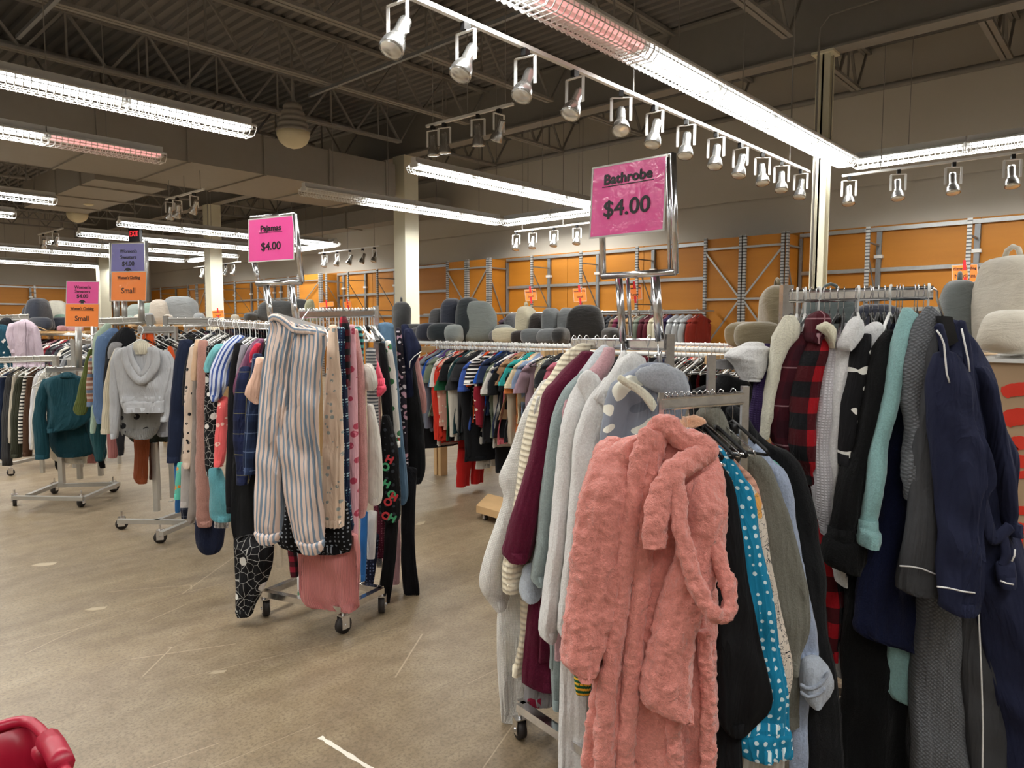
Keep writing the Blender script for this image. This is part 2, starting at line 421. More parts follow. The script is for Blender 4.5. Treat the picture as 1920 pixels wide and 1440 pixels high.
def track(p0, p1, label, hang=DECK):
    r = empty('light_track', p0); p0 = Vector(p0); d = Vector(p1) - p0
    MB().bar((0, 0, 0), d, .036, .03).build('rail', M['white'], r)
    if hang:
        for e in (.08, .5, .92): MB().bar(d * e, d * e + Vector((0, 0, hang - p0.z)), .008, .008).build('hanger_rod', M['steel_paint'], r)
    return tag(r, label, 'light track')
TZ = 3.5
a = onH(1514, 323, TZ); b0 = onH(795, 0, TZ)
ty = (a.y + b0.y) / 2
track((1.2, ty, TZ), (a.x, ty, TZ), 'long white track of spotlights below the long fluorescent row')
for px, py in ((745, 0), (873, 40), (985, 90), (1078, 128), (1165, 165), (1228, 200), (1287, 228), (1343, 250), (1389, 270), (1430, 292), (1466, 307), (1502, 322)):
    # x of each head from its column on the track line
    r_ = ray(px, py); t_ = ty / r_.y; x = r_.x * t_
    spot((x, ty, TZ - .015), math.radians(random.Random(px).uniform(-25, 25) + 200), .55 if px < 1200 else .35, 'unlit silver spotlight hanging from the long white track', 'spotlights on the long track', 1.25)
tx = onH(1566, 332, TZ).x
track((tx, 3.25, TZ), (tx, -2.6, TZ), 'white light track parallel to the back wall at the right')
for px in (1593, 1685, 1788, 1898):
    p = onX(px, 320, tx); spot((tx, p.y, TZ - .015), PI + .4, .3, 'unlit silver spotlight below the right track near the back wall', 'spotlights on the right track', 1.3)
tx2 = b.x + .3
track((tx2, b.y - .2, TZ), (tx2, b.y - 2.8, TZ), 'white light track left of the bathrobe sign near the back wall')
for px in (968, 999, 1039, 1082):
    p = onX(px, 410, tx2); spot((tx2, p.y, TZ - .015), PI + .3, .35, 'unlit silver spotlight on the track left of the bathrobe sign', 'spotlights left of the bathrobe sign', 1.3)
p = onH(600, 480, TZ); tx3 = min(p.x, 11.2)
q0 = onX(598, 480, tx3); q1 = onX(712, 465, tx3)
track((tx3, q0.y, TZ), (tx3, q1.y, TZ), 'white light track right of the pajamas sign')
for px in (608, 632, 656, 680, 702):
    p = onX(px, 470, tx3); spot((tx3, p.y, TZ - .015), PI + .3 * (px % 5 - 2), .4, 'unlit silver spotlight on the track right of the pajamas sign', 'spotlights right of the pajamas sign', 1.3)
p = onX(430, 484, 11.0); track((11.0, p.y + 2.6, TZ), (11.0, p.y - .8, TZ), 'short white light track beside the third column')
for px in (422, 437, 378): spot((11.0, onX(px, 480, 11.0).y, TZ - .015), PI, .4, 'unlit silver spotlight on the short track beside the third column', 'spotlights beside the third column', 1.3)
# short dark tracks up between the joists
def dark_track(pa, pb, heads, z, labels, hang=DECK):
    A = onH(pa[0], pa[1], z); B = onH(pb[0], pb[1], z)
    track(A, B, labels[0], hang)
    for e, tl in heads: spot(A.lerp(B, e) - Vector((0, 0, .015)), tl * 3, tl, labels[1], labels[2], 1.2)
dark_track((800, 237), (962, 195), ((.08, .1), (.22, .12), (.62, .15), (.85, .5)), 3.9, ('short dark light track right of the ribbed dome unit', 'dark unlit spotlight right of the ribbed dome unit', 'spotlights right of the dome unit'))
dark_track((312, 374), (382, 355), ((.1, .5), (.3, -.5), (.75, .6)), 3.75, ('short dark light track below the large air duct', 'dark unlit spotlight below the large air duct', 'spotlights below the duct'), 4.07)
dark_track((72, 440), (118, 428), ((.2, .5), (.7, -.4)), 3.75, ('short dark light track at the far left', 'dark unlit spotlight at the far left ceiling', 'spotlights at the far left'))
# ribbed hanging domes
def dome(px, py, z, label, sc=1.0):
    p = onH(px, py, z); r = empty('ribbed_pendant', p); r.scale = (sc,) * 3
    b = MB(); pr = []
    for k in range(5):
        z0 = .42 - k * .085; R = .14 + .028 * k
        pr += [(R * .92, z0), (R, z0 - .02), (R, z0 - .045), (R * .9, z0 - .07)]
    b.lathe((0, 0, 0), [(.1, .45)] + pr[:-1] + [(.25, .03)], 24); b.build('ribbed_housing', M['duct'], r, True)
    MB().lathe((0, 0, 0), [(.24, .04), (.24, -.03), (.2, -.12), (.12, -.18), (.02, -.21)], 24).build('diffuser', M['cream_plastic'], r, True)
    MB().bar((0, 0, .45), (0, 0, (DECK - p.z) / sc), .03, .03).build('hanger_rod', M['steel_paint'], r)
    return tag(r, label, 'pendant')
dome(550, 252, 4.35, 'ribbed beehive shaped pendant hanging beside the left duct')
dome(145, 402, 4.0, 'ribbed beehive shaped pendant hanging at the far left', .9)
# smoke or motion detectors
p = onH(1151, 70, 4.1); r = empty('ceiling_detector', p)
MB().box((-.09, -.09, 0), (.09, .09, .025)).build('cover_plate', M['cream_plastic'], r)
MB().lathe((0, 0, -.06), [(.03, 0), (.04, .02), (.035, .06)], 12).build('sensor', M['lensglass'], r, True)
MB().bar((0, 0, .02), (0, 0, DECK - p.z), .012, .012).build('hanger_rod', M['steel_paint'], r)
tag(r, 'cream square detector hanging above the long fluorescent row', 'detector')
p = onH(166, 383, 4.0); r = empty('ceiling_detector', p)
MB().lathe((0, 0, -.03), [(.05, 0), (.1, .02), (.1, .05), (.04, .08)], 12).build('cover_plate', M['cream_plastic'], r, True)
MB().bar((0, 0, .05), (0, 0, DECK - p.z), .012, .012).build('hanger_rod', M['steel_paint'], r)
tag(r, 'small round cream detector hanging below the left duct', 'detector')
# exit sign
M['exit_red'] = m_emit('exit_sign_red', '#d83038', .8)
p = at(254, 439, 16.0); r = empty('exit_sign', p, YAW - .35)
MB().box((-.04, -.16, -.17), (.04, .16, .17)).build('housing', M['black'], r)
MB().bar((0, 0, .17), (0, 0, DECK - p.z), .02, .02).build('hanger_rod', M['steel_paint'], r)
def text(s, size, mat, parent, loc, rot, name='lettering', align='CENTER', ext=.0006, sx=1.0, bold=0.0):
    c = bpy.data.curves.new(name, 'FONT'); c.body = s; c.size = size; c.align_x = align; c.align_y = 'CENTER'; c.extrude = ext; c.resolution_u = 6
    c.materials.append(mat); t = bpy.data.objects.new(name, c); COL.objects.link(t); bpy.context.view_layer.update()
    me = bpy.data.meshes.new_from_object(t.evaluated_get(bpy.context.evaluated_depsgraph_get())); bpy.data.objects.remove(t); me.name = name
    if bold:                                   # heavier strokes: the same letters repeated a hair apart, in one mesh
        V0 = [v.co.copy() for v in me.vertices]; F0 = [tuple(p.vertices) for p in me.polygons]; V1 = []; F1_ = []
        for q, (dx, dy, dz) in enumerate(((-1, 0, 0), (1, 0, .00003), (0, 1, .00006), (0, -1, .00009), (0, 0, .00012))):
            V1 += [v + Vector((dx * bold, dy * bold, dz)) for v in V0]; F1_ += [tuple(i + q * len(V0) for i in f) for f in F0]
        me = bpy.data.meshes.new(name); me.from_pydata(V1, [], F1_); me.materials.append(mat)
    if not me.materials: me.materials.append(mat)
    o = bpy.data.objects.new(name, me); COL.objects.link(o); o.parent = parent; o.location = loc; o.rotation_euler = rot; o.scale = (sx, 1, 1); return o
t_ = text('EXIT', .17, M['exit_red'], r, (-.045, 0, 0), (PI / 2, 0, -PI / 2), bold=.004, sx=.75)
tag(r, 'hanging exit sign with red letters above the lavender sweaters sign', 'exit sign')
# ---------------------------------------------------------------- wall panels and steel shelving uprights
PX = WX - .04
FXX = 11.65
HOLE = NT('perforated_steel'); _u = HOLE.coord('Object'); _sx = HOLE.n('ShaderNodeSeparateXYZ'); HOLE.l(_u, _sx.inputs[0])
_f = HOLE.math('FRACT', HOLE.math('MULTIPLY', _sx.outputs[2], 20.0)); _h = HOLE.math('GREATER_THAN', _f, .62)
_g = HOLE.math('LESS_THAN', HOLE.math('ABSOLUTE', HOLE.math('SUBTRACT', HOLE.math('FRACT', HOLE.math('MULTIPLY', HOLE.math('ADD', _sx.outputs[1], .05), 20.0)), .5)), .3)
HOLE.base(HOLE.mix(HOLE.math('MULTIPLY', _h, .9), '#b4b5b4', '#3b3b3c')); HOLE.set(Roughness=.45, Metallic=.3); M['perf'] = HOLE.m
def board(y0, y1, z1, label):
    o = MB().box((PX, y0 + .006, .15), (PX + .035, y1 - .006, z1)).build('backing_panel', M['panel']); tag(o, label, 'wall panel', 'orange brown panels along the back wall'); return o
BOX = [(4.56, 6.0), (11.27, 12.68), (18.07, 19.3), (25.4, 26.9)]
edges = [RY + .1, -3.2, -.8, 1.97] + [4.5, 6.05, 7.6, 9.5, 11.2, 12.75, 14.6, 16.4, 18.0, 19.35, 21.3, 23.4, 25.3, 27.0, 29.3, WY - .1]
for y0, y1 in zip(edges[:-1], edges[1:]):
    board(y0, y1, 3.06, 'tall orange brown panel mounted along the cream back wall')
fp = None
def frame(Y, h=2.98):
    global fp
    if fp is not None:
        r = copy_tree(fp); r.location = (FXX, Y, 0); return r
    r = fp = empty('shelf_upright', (FXX, Y, 0)); D = PX - .06 - FXX
    MB().box((-.03, -.03, 0), (.0, .03, h)).build('front_post', M['perf'], r)
    MB().box((D - .0, -.035, 0), (D + .05, .035, h - .02)).build('rear_post', M['galv_dark'], r)
    for z in (.3, 1.1, 1.9, 2.75): MB().bar((-.01, 0, z), (D, 0, z), .03, .02).build('tie_bar', M['galv_dark'], r)
    for z in (.3, 1.1, 1.9): MB().bar((-.01, .015, z + .8), (D, .015, z + .02), .02, .012).build('brace', M['galv_dark'], r)
    MB().box((D - .02, -.06, 2.55), (D + .055, .06, 2.6)).build('bracket', M['white'], r)
    return r
posts = []
for px in (1815, 1626, 1195, 1090, 998, 708, 653, 612, 540, 495, 483, 440, 409, 300): posts.append(onX(px, 500, FXX).y)
posts += [-1.2, -3.6]
for Y in posts:
    if Y > WY - .3: continue
    tag(frame(Y), 'grey slotted steel shelf upright standing against the orange back wall panels', 'shelf upright', 'shelf uprights along the back wall')
for Y0, Y1 in zip([RY + .2] + [b[1] for b in BOX], [b[0] for b in BOX] + [WY - .2]):
    for z in (3.0, 2.37, 1.75):
        o = MB().box((PX - .05, Y0 + .02, z - .03), (PX - .01, Y1 - .02, z + .03)).build('wall_rail', M['galv']); tag(o, 'long grey steel rail fixed horizontally across the orange panels', 'rail', 'horizontal rails on the back wall')
for bi, (y0, y1) in enumerate(BOX):
    r = empty('boxed_shelf_unit', (FXX, y0, 0)); D = PX - .06 - FXX; W_ = y1 - y0
    b = MB().box((.02, 0, .1), (.04, W_, 3.0)); b.build('front_board', M['panel'], r)
    MB().box((.04, .0, .1), (D, .02, 3.0)).build('side_board', M['panel'], r)
    MB().box((.04, W_ - .02, .1), (D, W_, 3.0)).build('side_board', M['panel'], r)
    n = 2 if W_ > 1.25 else 1
    for k in range(n + 1):
        yc = W_ * k / n
        for s in ((-1, 1) if 0 < k < n else ((1,) if k == 0 else (-1,))):
            MB().box((-.03, yc + s * .012 + (0 if s > 0 else -.05), 0), (.02, yc + s * .012 + (.05 if s > 0 else 0), 3.02)).build('corner_post', M['perf'], r)
    MB().box((-.03, -.05, 0), (.05, -.02, 3.02)).build('corner_post', M['perf'], r)
    MB().box((D, -.06, 0), (D + .05, -.02, 2.95)).build('rear_post', M['galv_dark'], r)
    for k in range(n):
        a = W_ * k / n + .06; c = W_ * (k + 1) / n - .06
        for z in (1.05, 1.95, 2.82): MB().bar((-.015, a, z), (-.015, c, z), .02, .035).build('tie_bar', M['galv'], r)
        up = (k == 0)
        for z0, z1 in ((1.1, 1.9), (2.0, 2.75)):
            fl = (k == 0) if z0 > 1.5 else (k == 1)
            aa, cc = (z1, z0) if fl else (z0, z1)
            MB().bar((-.02, a, aa), (-.02, c, cc), .015, .03).build('brace', M['galv'], r)
    MB().bar((.0, -.035, 2.8), (D, -.035, 2.8), .015, .03).build('tie_bar', M['galv_dark'], r)
    MB().bar((.0, -.035, 2.6), (D, -.035, 1.5), .015, .025).build('brace', M['galv_dark'], r)
    tag(r, ['orange boxed shelf unit with crossed braces just left of the slim column', 'orange boxed shelf unit with crossed braces right of the boxed column', 'narrow orange boxed shelf unit right of the pajamas sign', 'farthest orange boxed shelf unit near the third column'][bi], 'shelf unit')
# far left wall: same panels and uprights
for k in range(9):
    x0 = WX - .1 - 1.45 * (k + 1)
    o = MB().box((x0 + .006, WY - .05, .15), (x0 + 1.444, WY - .01, 3.02)).build('backing_panel', M['panel']); tag(o, 'orange brown panel mounted along the far left wall', 'wall panel', 'orange panels along the far left wall')
    r = copy_tree(fp); r.location = (x0, WY - FXX * 0 - .7, 0); r.rotation_euler = (0, 0, PI / 2); tag(r, 'grey slotted steel shelf upright at the far left wall', 'shelf upright', 'shelf uprights along the far left wall')
for z in (2.95, 2.3):
    o = MB().box((WX - 13, WY - .1, z - .03), (WX - .3, WY - .06, z + .03)).build('wall_rail', M['galv']); tag(o, 'long grey steel rail across the panels of the far left wall', 'rail', 'horizontal rails on the far left wall')
# ---------------------------------------------------------------- price cards
def m_card(name, col, seed):
    t = NT(name); u = t.coord('Object'); a = t.noise(u, 18, 4, .6, 1.2); b = t.noise(u, 90, 2, .6)
    t.base(t.mix(t.noise(u, 5, 2), col, col)); t.set(Roughness=.5, Coat_Weight=.8, Coat_Roughness=.05)
    nb = t.n('ShaderNodeBump'); nb.inputs['Strength'].default_value = .8; nb.inputs['Distance'].default_value = .006; t.l(a, nb.inputs['Height']); t.l(nb.outputs[0], t.b.inputs['Coat Normal']); return t.m
M['pink_card'] = m_card('pink_card', '#e8489a', 0); M['orange_card'] = m_card('orange_card', '#ff8a2c', 1); M['lav_card'] = m_card('lavender_card', '#6a66ac', 2); M['lime_card'] = m_card('lime_card', '#c8dc50', 3)
M['ink'] = simple('black_ink', '#141018', .6)
def m_clear():
    t = NT('clear_sleeve'); t.set(Roughness=.08, Transmission_Weight=1.0, IOR=1.3); t.base('#ffffff'); t.m.blend_method = 'BLEND' if hasattr(t.m, 'blend_method') else None
    return t.m
M['clear'] = m_clear()
def card(c4, dl, dr, mat, lines, name='price_card', label='', th=.0015):
    """c4: pixel corners TL, TR, BR, BL; dl / dr depth of left and right edges; lines: (text, size m, v 0..1 from top, underline, bold)"""
    TL, TR, BR, BL = at(*c4[0], dl), at(*c4[1], dr), at(*c4[2], dr), at(*c4[3], dl)
    c = (TL + TR + BR + BL) / 4; U = ((TR - TL) + (BR - BL)) / 2; V = ((TL - BL) + (TR - BR)) / 2
    W_ = U.length; H_ = V.length; U.normalize(); N = U.cross(V).normalized(); V = N.cross(U)
    r = bpy.data.objects.new(name, None); COL.objects.link(r); r.matrix_world = Matrix(((U.x, V.x, N.x, c.x), (U.y, V.y, N.y, c.y), (U.z, V.z, N.z, c.z), (0, 0, 0, 1)))
    MB().box((-W_ / 2, -H_ / 2, -th), (W_ / 2, H_ / 2, 0)).build('paper', mat, r)
    e = .006
    ed = MB()
    for a, b_ in (((-W_ / 2 - e, -H_ / 2 - e), (W_ / 2 + e, -H_ / 2)), ((-W_ / 2 - e, H_ / 2), (W_ / 2 + e, H_ / 2 + e)), ((-W_ / 2 - e, -H_ / 2), (-W_ / 2, H_ / 2)), ((W_ / 2, -H_ / 2), (W_ / 2 + e, H_ / 2))):
        ed.box((a[0], a[1], -th), (b_[0], b_[1], .0005))
    ed.build('sleeve_edge', M['clearedge'], r)
    for ln in lines:
        s, sz, v, ul, bo = ln[:5]; sx = ln[5] if len(ln) > 5 else 1.08
        if s == 'SWEATER':
            k = sz; p = [(-.12, .35), (-.3, .28), (-.62, .02), (-.5, -.1), (-.27, .08), (-.26, -.42), (.26, -.42), (.27, .08), (.5, -.1), (.62, .02), (.3, .28), (.12, .35)]
            MB().prism([(x * k, y * k + H_ * (.5 - v), .0003) for x, y in p], 0, (0, 0, .0008)).build('sweater_icon', M['ink'], r); continue
        text(s, sz, M['ink'], r, (0, H_ * (.5 - v), .0012), (0, 0, 0), ext=.0004, sx=sx, bold=bo)
        if ul:
            wd = len(s) * sz * .235 * sx / .95; MB().box((-wd, H_ * (.5 - v) - sz * .5, .0002), (wd, H_ * (.5 - v) - sz * .44, .001)).build('underline', M['ink'], r)
    return tag(r, label, 'sign'), (c, U, V, N, W_, H_)
M['clearedge'] = simple('clear_plastic_edge', '#cfcdca', .1, 0, Specular_IOR_Level=.8)
card(((1112, 318), (1247, 292), (1244, 430), (1108, 444)), 2.42, 2.24, M['pink_card'], [('Bathrobe', .046, .2, True, .0018), ('$4.00', .074, .63, False, .0014)], label='bright pink bathrobe price card in a plastic sleeve on the chrome sign holder')
card(((465, 413), (546, 406), (554, 484), (469, 491)), 4.05, 3.9, M['pink_card'], [('Pajamas', .046, .24, True, .0016), ('$4.00', .062, .67, False, .0014)], label='bright pink pajamas price card on the chrome sign holder over striped pants')
card(((209, 459), (272, 455), (273, 513), (209, 512)), 5.6, 5.5, M['lav_card'], [("Women's", .04, .26, False, .0006), ('Sweaters', .04, .46, False, .0006), ('$4.00', .05, .68, False, .001), ('SWEATER', .06, .9, 0, 0)], label='lavender sweaters price card above an orange size card')
card(((209, 510), (273, 510), (274, 563), (209, 564)), 5.57, 5.47, M['orange_card'], [("Women's Clothing", .034, .2, True, .0006, .85), ('Small', .062, .66, False, .0004)], label='orange size card below the lavender sweaters card')
card(((125, 528), (184, 529), (185, 572), (125, 571)), 6.1, 6.05, M['pink_card'], [("Women's", .038, .24, False, .0004), ('Sweaters', .038, .42, False, .0004), ('$4.00', .046, .63, False, .001), ('SWEATER', .055, .88, 0, 0)], label='pink sweaters price card above an orange size card at left')
card(((123, 570), (184, 571), (185, 612), (123, 612)), 6.07, 6.02, M['orange_card'], [("Women's Clothing", .034, .2, True, .0006, .85), ('Small', .06, .65, False, .0004)], label='orange size card below the pink sweaters card at left')
# small orange and lime cards taped to the uprights with red tape
for i, (px, py, w_, h_, mt, txt, lab) in enumerate(((1809, 513, 47, 32, 'orange_card', 'Medium', 'orange medium size card taped high on an upright at the right'), (1190, 548, 25, 27, 'orange_card', 'Large', 'small orange size card seen beside the bathrobe sign post'), (1087, 553, 23, 24, 'orange_card', 'Small', 'small orange size card left of the bathrobe sign'), (995, 553, 20, 20, 'orange_card', 'Small', 'small orange size card over the dark pillows'),
        (652, 571, 12, 11, 'orange_card', '', 'tiny orange card over the white hangers'), (612, 571, 26, 8, 'orange_card', '', 'tiny orange card strip behind the white hangers'), (409, 589, 21, 14, 'orange_card', 'Small', 'small orange card on the third column'), (495, 574, 11, 12, 'lime_card', '', 'small lime card left of the pajamas sign posts'), (240, 583, 5, 10, 'lime_card', '', 'tiny lime card under the lavender sign'))):
    P = (onX(px, py, FXX - .045 if i != 6 else COLX - .183)) if i != 8 else onY(px, py, WY - .08); d = (P - CAM).dot(FW) - .01
    c4 = ((px - w_ / 2, py - h_ / 2 + 1), (px + w_ / 2, py - h_ / 2 - 1), (px + w_ / 2, py + h_ / 2 - 1), (px - w_ / 2, py + h_ / 2 + 1))
    wm = w_ / F * d
    r, fr = card(c4, d + .0, d - .0, M[mt], ([("Women's Clothing", wm * .15, .2, True, .0015, .8), (txt, wm * .24, .65, False, .001)] if txt else []), name='size_card', label=lab)
    if mt == 'orange_card':
        U_, H_ = fr[4], fr[5]
        for s in (-1, 1): MB().box((-.02, s * H_ * .5 - .07, .001), (.02, s * H_ * .5 + .07, .003)).build('red_tape', M['red_tape'], r)
# ---------------------------------------------------------------- four way racks
def caster(p, r, parent, rz=0.):
    """p: point on the floor"""
    c = empty('caster', p); c.parent = parent
    w_ = MB().cyl(Vector((-.014, 0, r)), Vector((.014, 0, r)), r, 18); w_.xf(Matrix.Translation(Vector((0, 0, 0))) @ Matrix.Rotation(rz, 4, 'Z')); w_.build('wheel', M['rubber'], c, True)
    f = MB()
    for s in (-1, 1): f.box((s * .019 - .002, -r * .55, r * .6), (s * .019 + .002, r * .55, r * 2.15))
    f.box((-.021, -r * .55, r * 2.1), (.021, r * .55, r * 2.2)).cyl((0, 0, r * 2.15), (0, 0, r * 2.15 + .04), .008, 8).cyl((-.024, 0, r), (.024, 0, r), .008, 8)
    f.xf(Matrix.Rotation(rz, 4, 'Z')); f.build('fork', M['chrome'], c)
    return c
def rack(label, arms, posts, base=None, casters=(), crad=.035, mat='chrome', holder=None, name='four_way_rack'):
    r = empty(name, Vector((posts[0][0].x, posts[0][0].y, 0)));
    P0 = Vector(r.location)
    for a, b_, h in arms:
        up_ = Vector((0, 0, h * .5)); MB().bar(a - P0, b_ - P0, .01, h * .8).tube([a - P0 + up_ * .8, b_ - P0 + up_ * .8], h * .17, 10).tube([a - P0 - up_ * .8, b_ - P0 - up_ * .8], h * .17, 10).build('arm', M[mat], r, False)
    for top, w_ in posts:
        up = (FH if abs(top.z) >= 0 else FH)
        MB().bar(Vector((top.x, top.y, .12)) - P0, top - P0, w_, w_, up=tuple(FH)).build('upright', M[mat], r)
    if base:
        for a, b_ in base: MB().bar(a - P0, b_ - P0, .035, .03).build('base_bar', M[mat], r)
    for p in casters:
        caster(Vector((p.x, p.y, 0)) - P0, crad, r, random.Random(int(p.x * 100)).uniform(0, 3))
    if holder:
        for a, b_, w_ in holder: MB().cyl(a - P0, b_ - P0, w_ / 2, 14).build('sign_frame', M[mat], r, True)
    return tag(r, label, 'clothes rack')
def sq_base(c, hd, w_, z=.12, closed=True):
    c = Vector((c.x, c.y, z)); a = heading(hd) * w_ / 2; b_ = heading(hd + 90) * w_ / 2
    P = [c - a - b_, c + a - b_, c + a + b_, c - a + b_]
    return [(P[0], P[1]), (P[1], P[2]), (P[2], P[3]), (P[3], P[0]), ((P[0] + P[1]) / 2, (P[2] + P[3]) / 2)], P
# bathrobe rack, nearest
c1 = at(1215, 640, 2.42)
bs, cs = sq_base(c1, -38, .62)
R1A = (at(1246, 646, 2.30), at(1072, 644, 2.64)); R1B = (at(1240, 757, 2.0), at(1398, 746, 2.06)); R1C = (at(1336, 684, 2.5), at(1440, 678, 2.66))
rack('chrome four way rack holding the bathrobes below the bathrobe sign', [(R1A[0], R1A[1], .034), (R1B[0], R1B[1], .035), (R1C[0], R1C[1], .034)],
     [(at(1256, 627, 2.3), .026), (at(1240, 736, 2.0), .014), (at(1334, 666, 2.5), .026), (at(1397, 724, 2.06), .02)], bs, cs,
     holder=[(at(1262, 288, 2.2), at(1267, 513, 2.2), .02), (at(1252, 296, 2.22), at(1256, 513, 2.22), .012), (at(1130, 518, 2.42), at(1266, 510, 2.2), .022), (at(1127, 330, 2.43), at(1131, 518, 2.43), .022), (at(1127, 320, 2.46), at(1262, 288, 2.24), .012),
             (at(1160, 514, 2.42), at(1168, 640, 2.42), .026), (at(1176, 514, 2.42), at(1183, 630, 2.42), .014), (at(1228, 512, 2.32), at(1237, 640, 2.32), .03), (at(1167, 640, 2.42), at(1172, 720, 2.42), .016), (at(1236, 640, 2.32), at(1238, 700, 2.32), .016), (at(1160, 668, 2.42), at(1184, 668, 2.42), .012), (at(1226, 668, 2.32), at(1248, 668, 2.32), .012)])
# right rack
R2A = (at(1480, 556, 2.58), at(1750, 549, 2.38))
c2 = at(1580, 600, 2.6); bs, cs = sq_base(c2, 25, .6)
rack('tall chrome rack at the right carrying the plaid, white and navy robes', [(R2A[0], R2A[1], .042)], [(at(1475, 535, 2.59), .038)], bs, cs)
# pajama rack
R3A = (at(508, 613, 3.95), at(392, 606, 4.45)); R3B = (at(560, 590, 3.45), at(704, 587, 3.95)); 
B0 = onH(497, 1112, .12); B1 = onH(643, 1142, .12); B2 = onH(716, 1106, .12); B3 = B0 + (B2 - B1)
rack('chrome pajama rack with its sign holder and base on casters', [(R3A[0], R3A[1], .034), (R3B[0], R3B[1], .034)],
     [(at(705, 574, 3.95), .03), (at(512, 600, 3.95), .03), (at(560, 598, 3.45) - Vector((0, 0, .0)), .02)], [(B0, B1), (B1, B2), (B2, B3), (B3, B0)], [B0, B1, B2, B3], .042,
     holder=[(at(553, 402, 3.86), at(566, 529, 3.86), .03), (at(482, 532, 4.02), at(565, 529, 3.88), .03), (at(476, 490, 4.06), at(485, 532, 4.04), .028), (at(470, 408, 4.06), at(552, 402, 3.9), .02),
             (at(499, 532, 4.0), at(511, 620, 4.0), .034), (at(546, 530, 3.92), at(557, 620, 3.92), .034)])
# centre-left rack with the grey hoodie
R4A = (at(187, 603, 5.6), at(280, 600, 5.5)); R4B = (at(259, 619, 5.0), at(328, 618, 5.25)); R4C = (at(312, 602, 5.6), at(412, 602, 5.9))
rack('brushed steel rack with sign holder behind the grey cropped hoodie', [(R4A[0], R4A[1], .05), (R4B[0], R4B[1], .045), (R4C[0], R4C[1], .05)],
     [(at(289, 830, 5.25), .034), (at(281, 590, 5.5), .04), (at(321, 940, 5.6) , .03), (at(327, 612, 5.25), .035), (at(311, 592, 5.6), .035)],
     [(onH(222, 977, .11), onH(345, 979, .11)), (onH(302, 1001, .11), onH(372, 972, .11)), (onH(292, 979, .11), onH(338, 962, .11))], [onH(229, 992, 0), onH(301, 1018, 0), onH(372, 985, 0)], .042, 'steel_tube',
     holder=[(at(207, 456, 5.62), at(208, 565, 5.62), .02), (at(274, 452, 5.5), at(276, 565, 5.5), .03), (at(218, 563, 5.6), at(219, 602, 5.6), .04), (at(233, 563, 5.57), at(234, 602, 5.57), .04), (at(264, 563, 5.5), at(266, 602, 5.5), .045)])
# far-left rack with the teal sweater
R5A = (at(-30, 676, 6.3), at(104, 672, 6.1)); R5B = (at(86, 694, 6.0), at(190, 690, 6.4)); R5C = (at(133, 642, 6.3), at(178, 640, 6.5))
rack('brushed steel rack behind the teal sweater at the left', [(R5A[0], R5A[1], .05), (R5B[0], R5B[1], .04), (R5C[0], R5C[1], .04)],
     [(at(104, 668, 6.1), .04), (at(70, 700, 6.6), .03), (at(184, 780, 6.5), .035), (at(137, 636, 6.3), .035), (at(148, 800, 6.9), .035)],
     [(onH(24, 933, .11), onH(157, 935, .11)), (onH(157, 935, .11), onH(222, 907, .11)), (onH(110, 910, .11), onH(220, 907, .11)), (onH(52, 930, .11), onH(112, 906, .11))], [onH(28, 948, 0), onH(153, 950, 0), onH(213, 922, 0), onH(103, 925, 0)], .045, 'steel_tube',
     holder=[(at(147, 612, 6.1), at(148, 690, 6.1), .05), (at(176, 612, 6.05), at(178, 690, 6.05), .05)])
# rack behind with the lilac jacket
R6A = (at(-40, 598, 7.4), at(54, 595, 7.2))
rack('grey steel rack at the far left carrying the lilac zip jacket', [(R6A[0], R6A[1], .06)], [(at(40, 592, 7.4), .045), (at(-38, 592, 7.4), .045)], *sq_base(at(5, 600, 7.5), 10, .9), mat='steel_tube')
# low caster platform by the aisle
pf = [onH(893, 937, .1), onH(950, 960, .1)]
import re
from mathutils import noise as MN
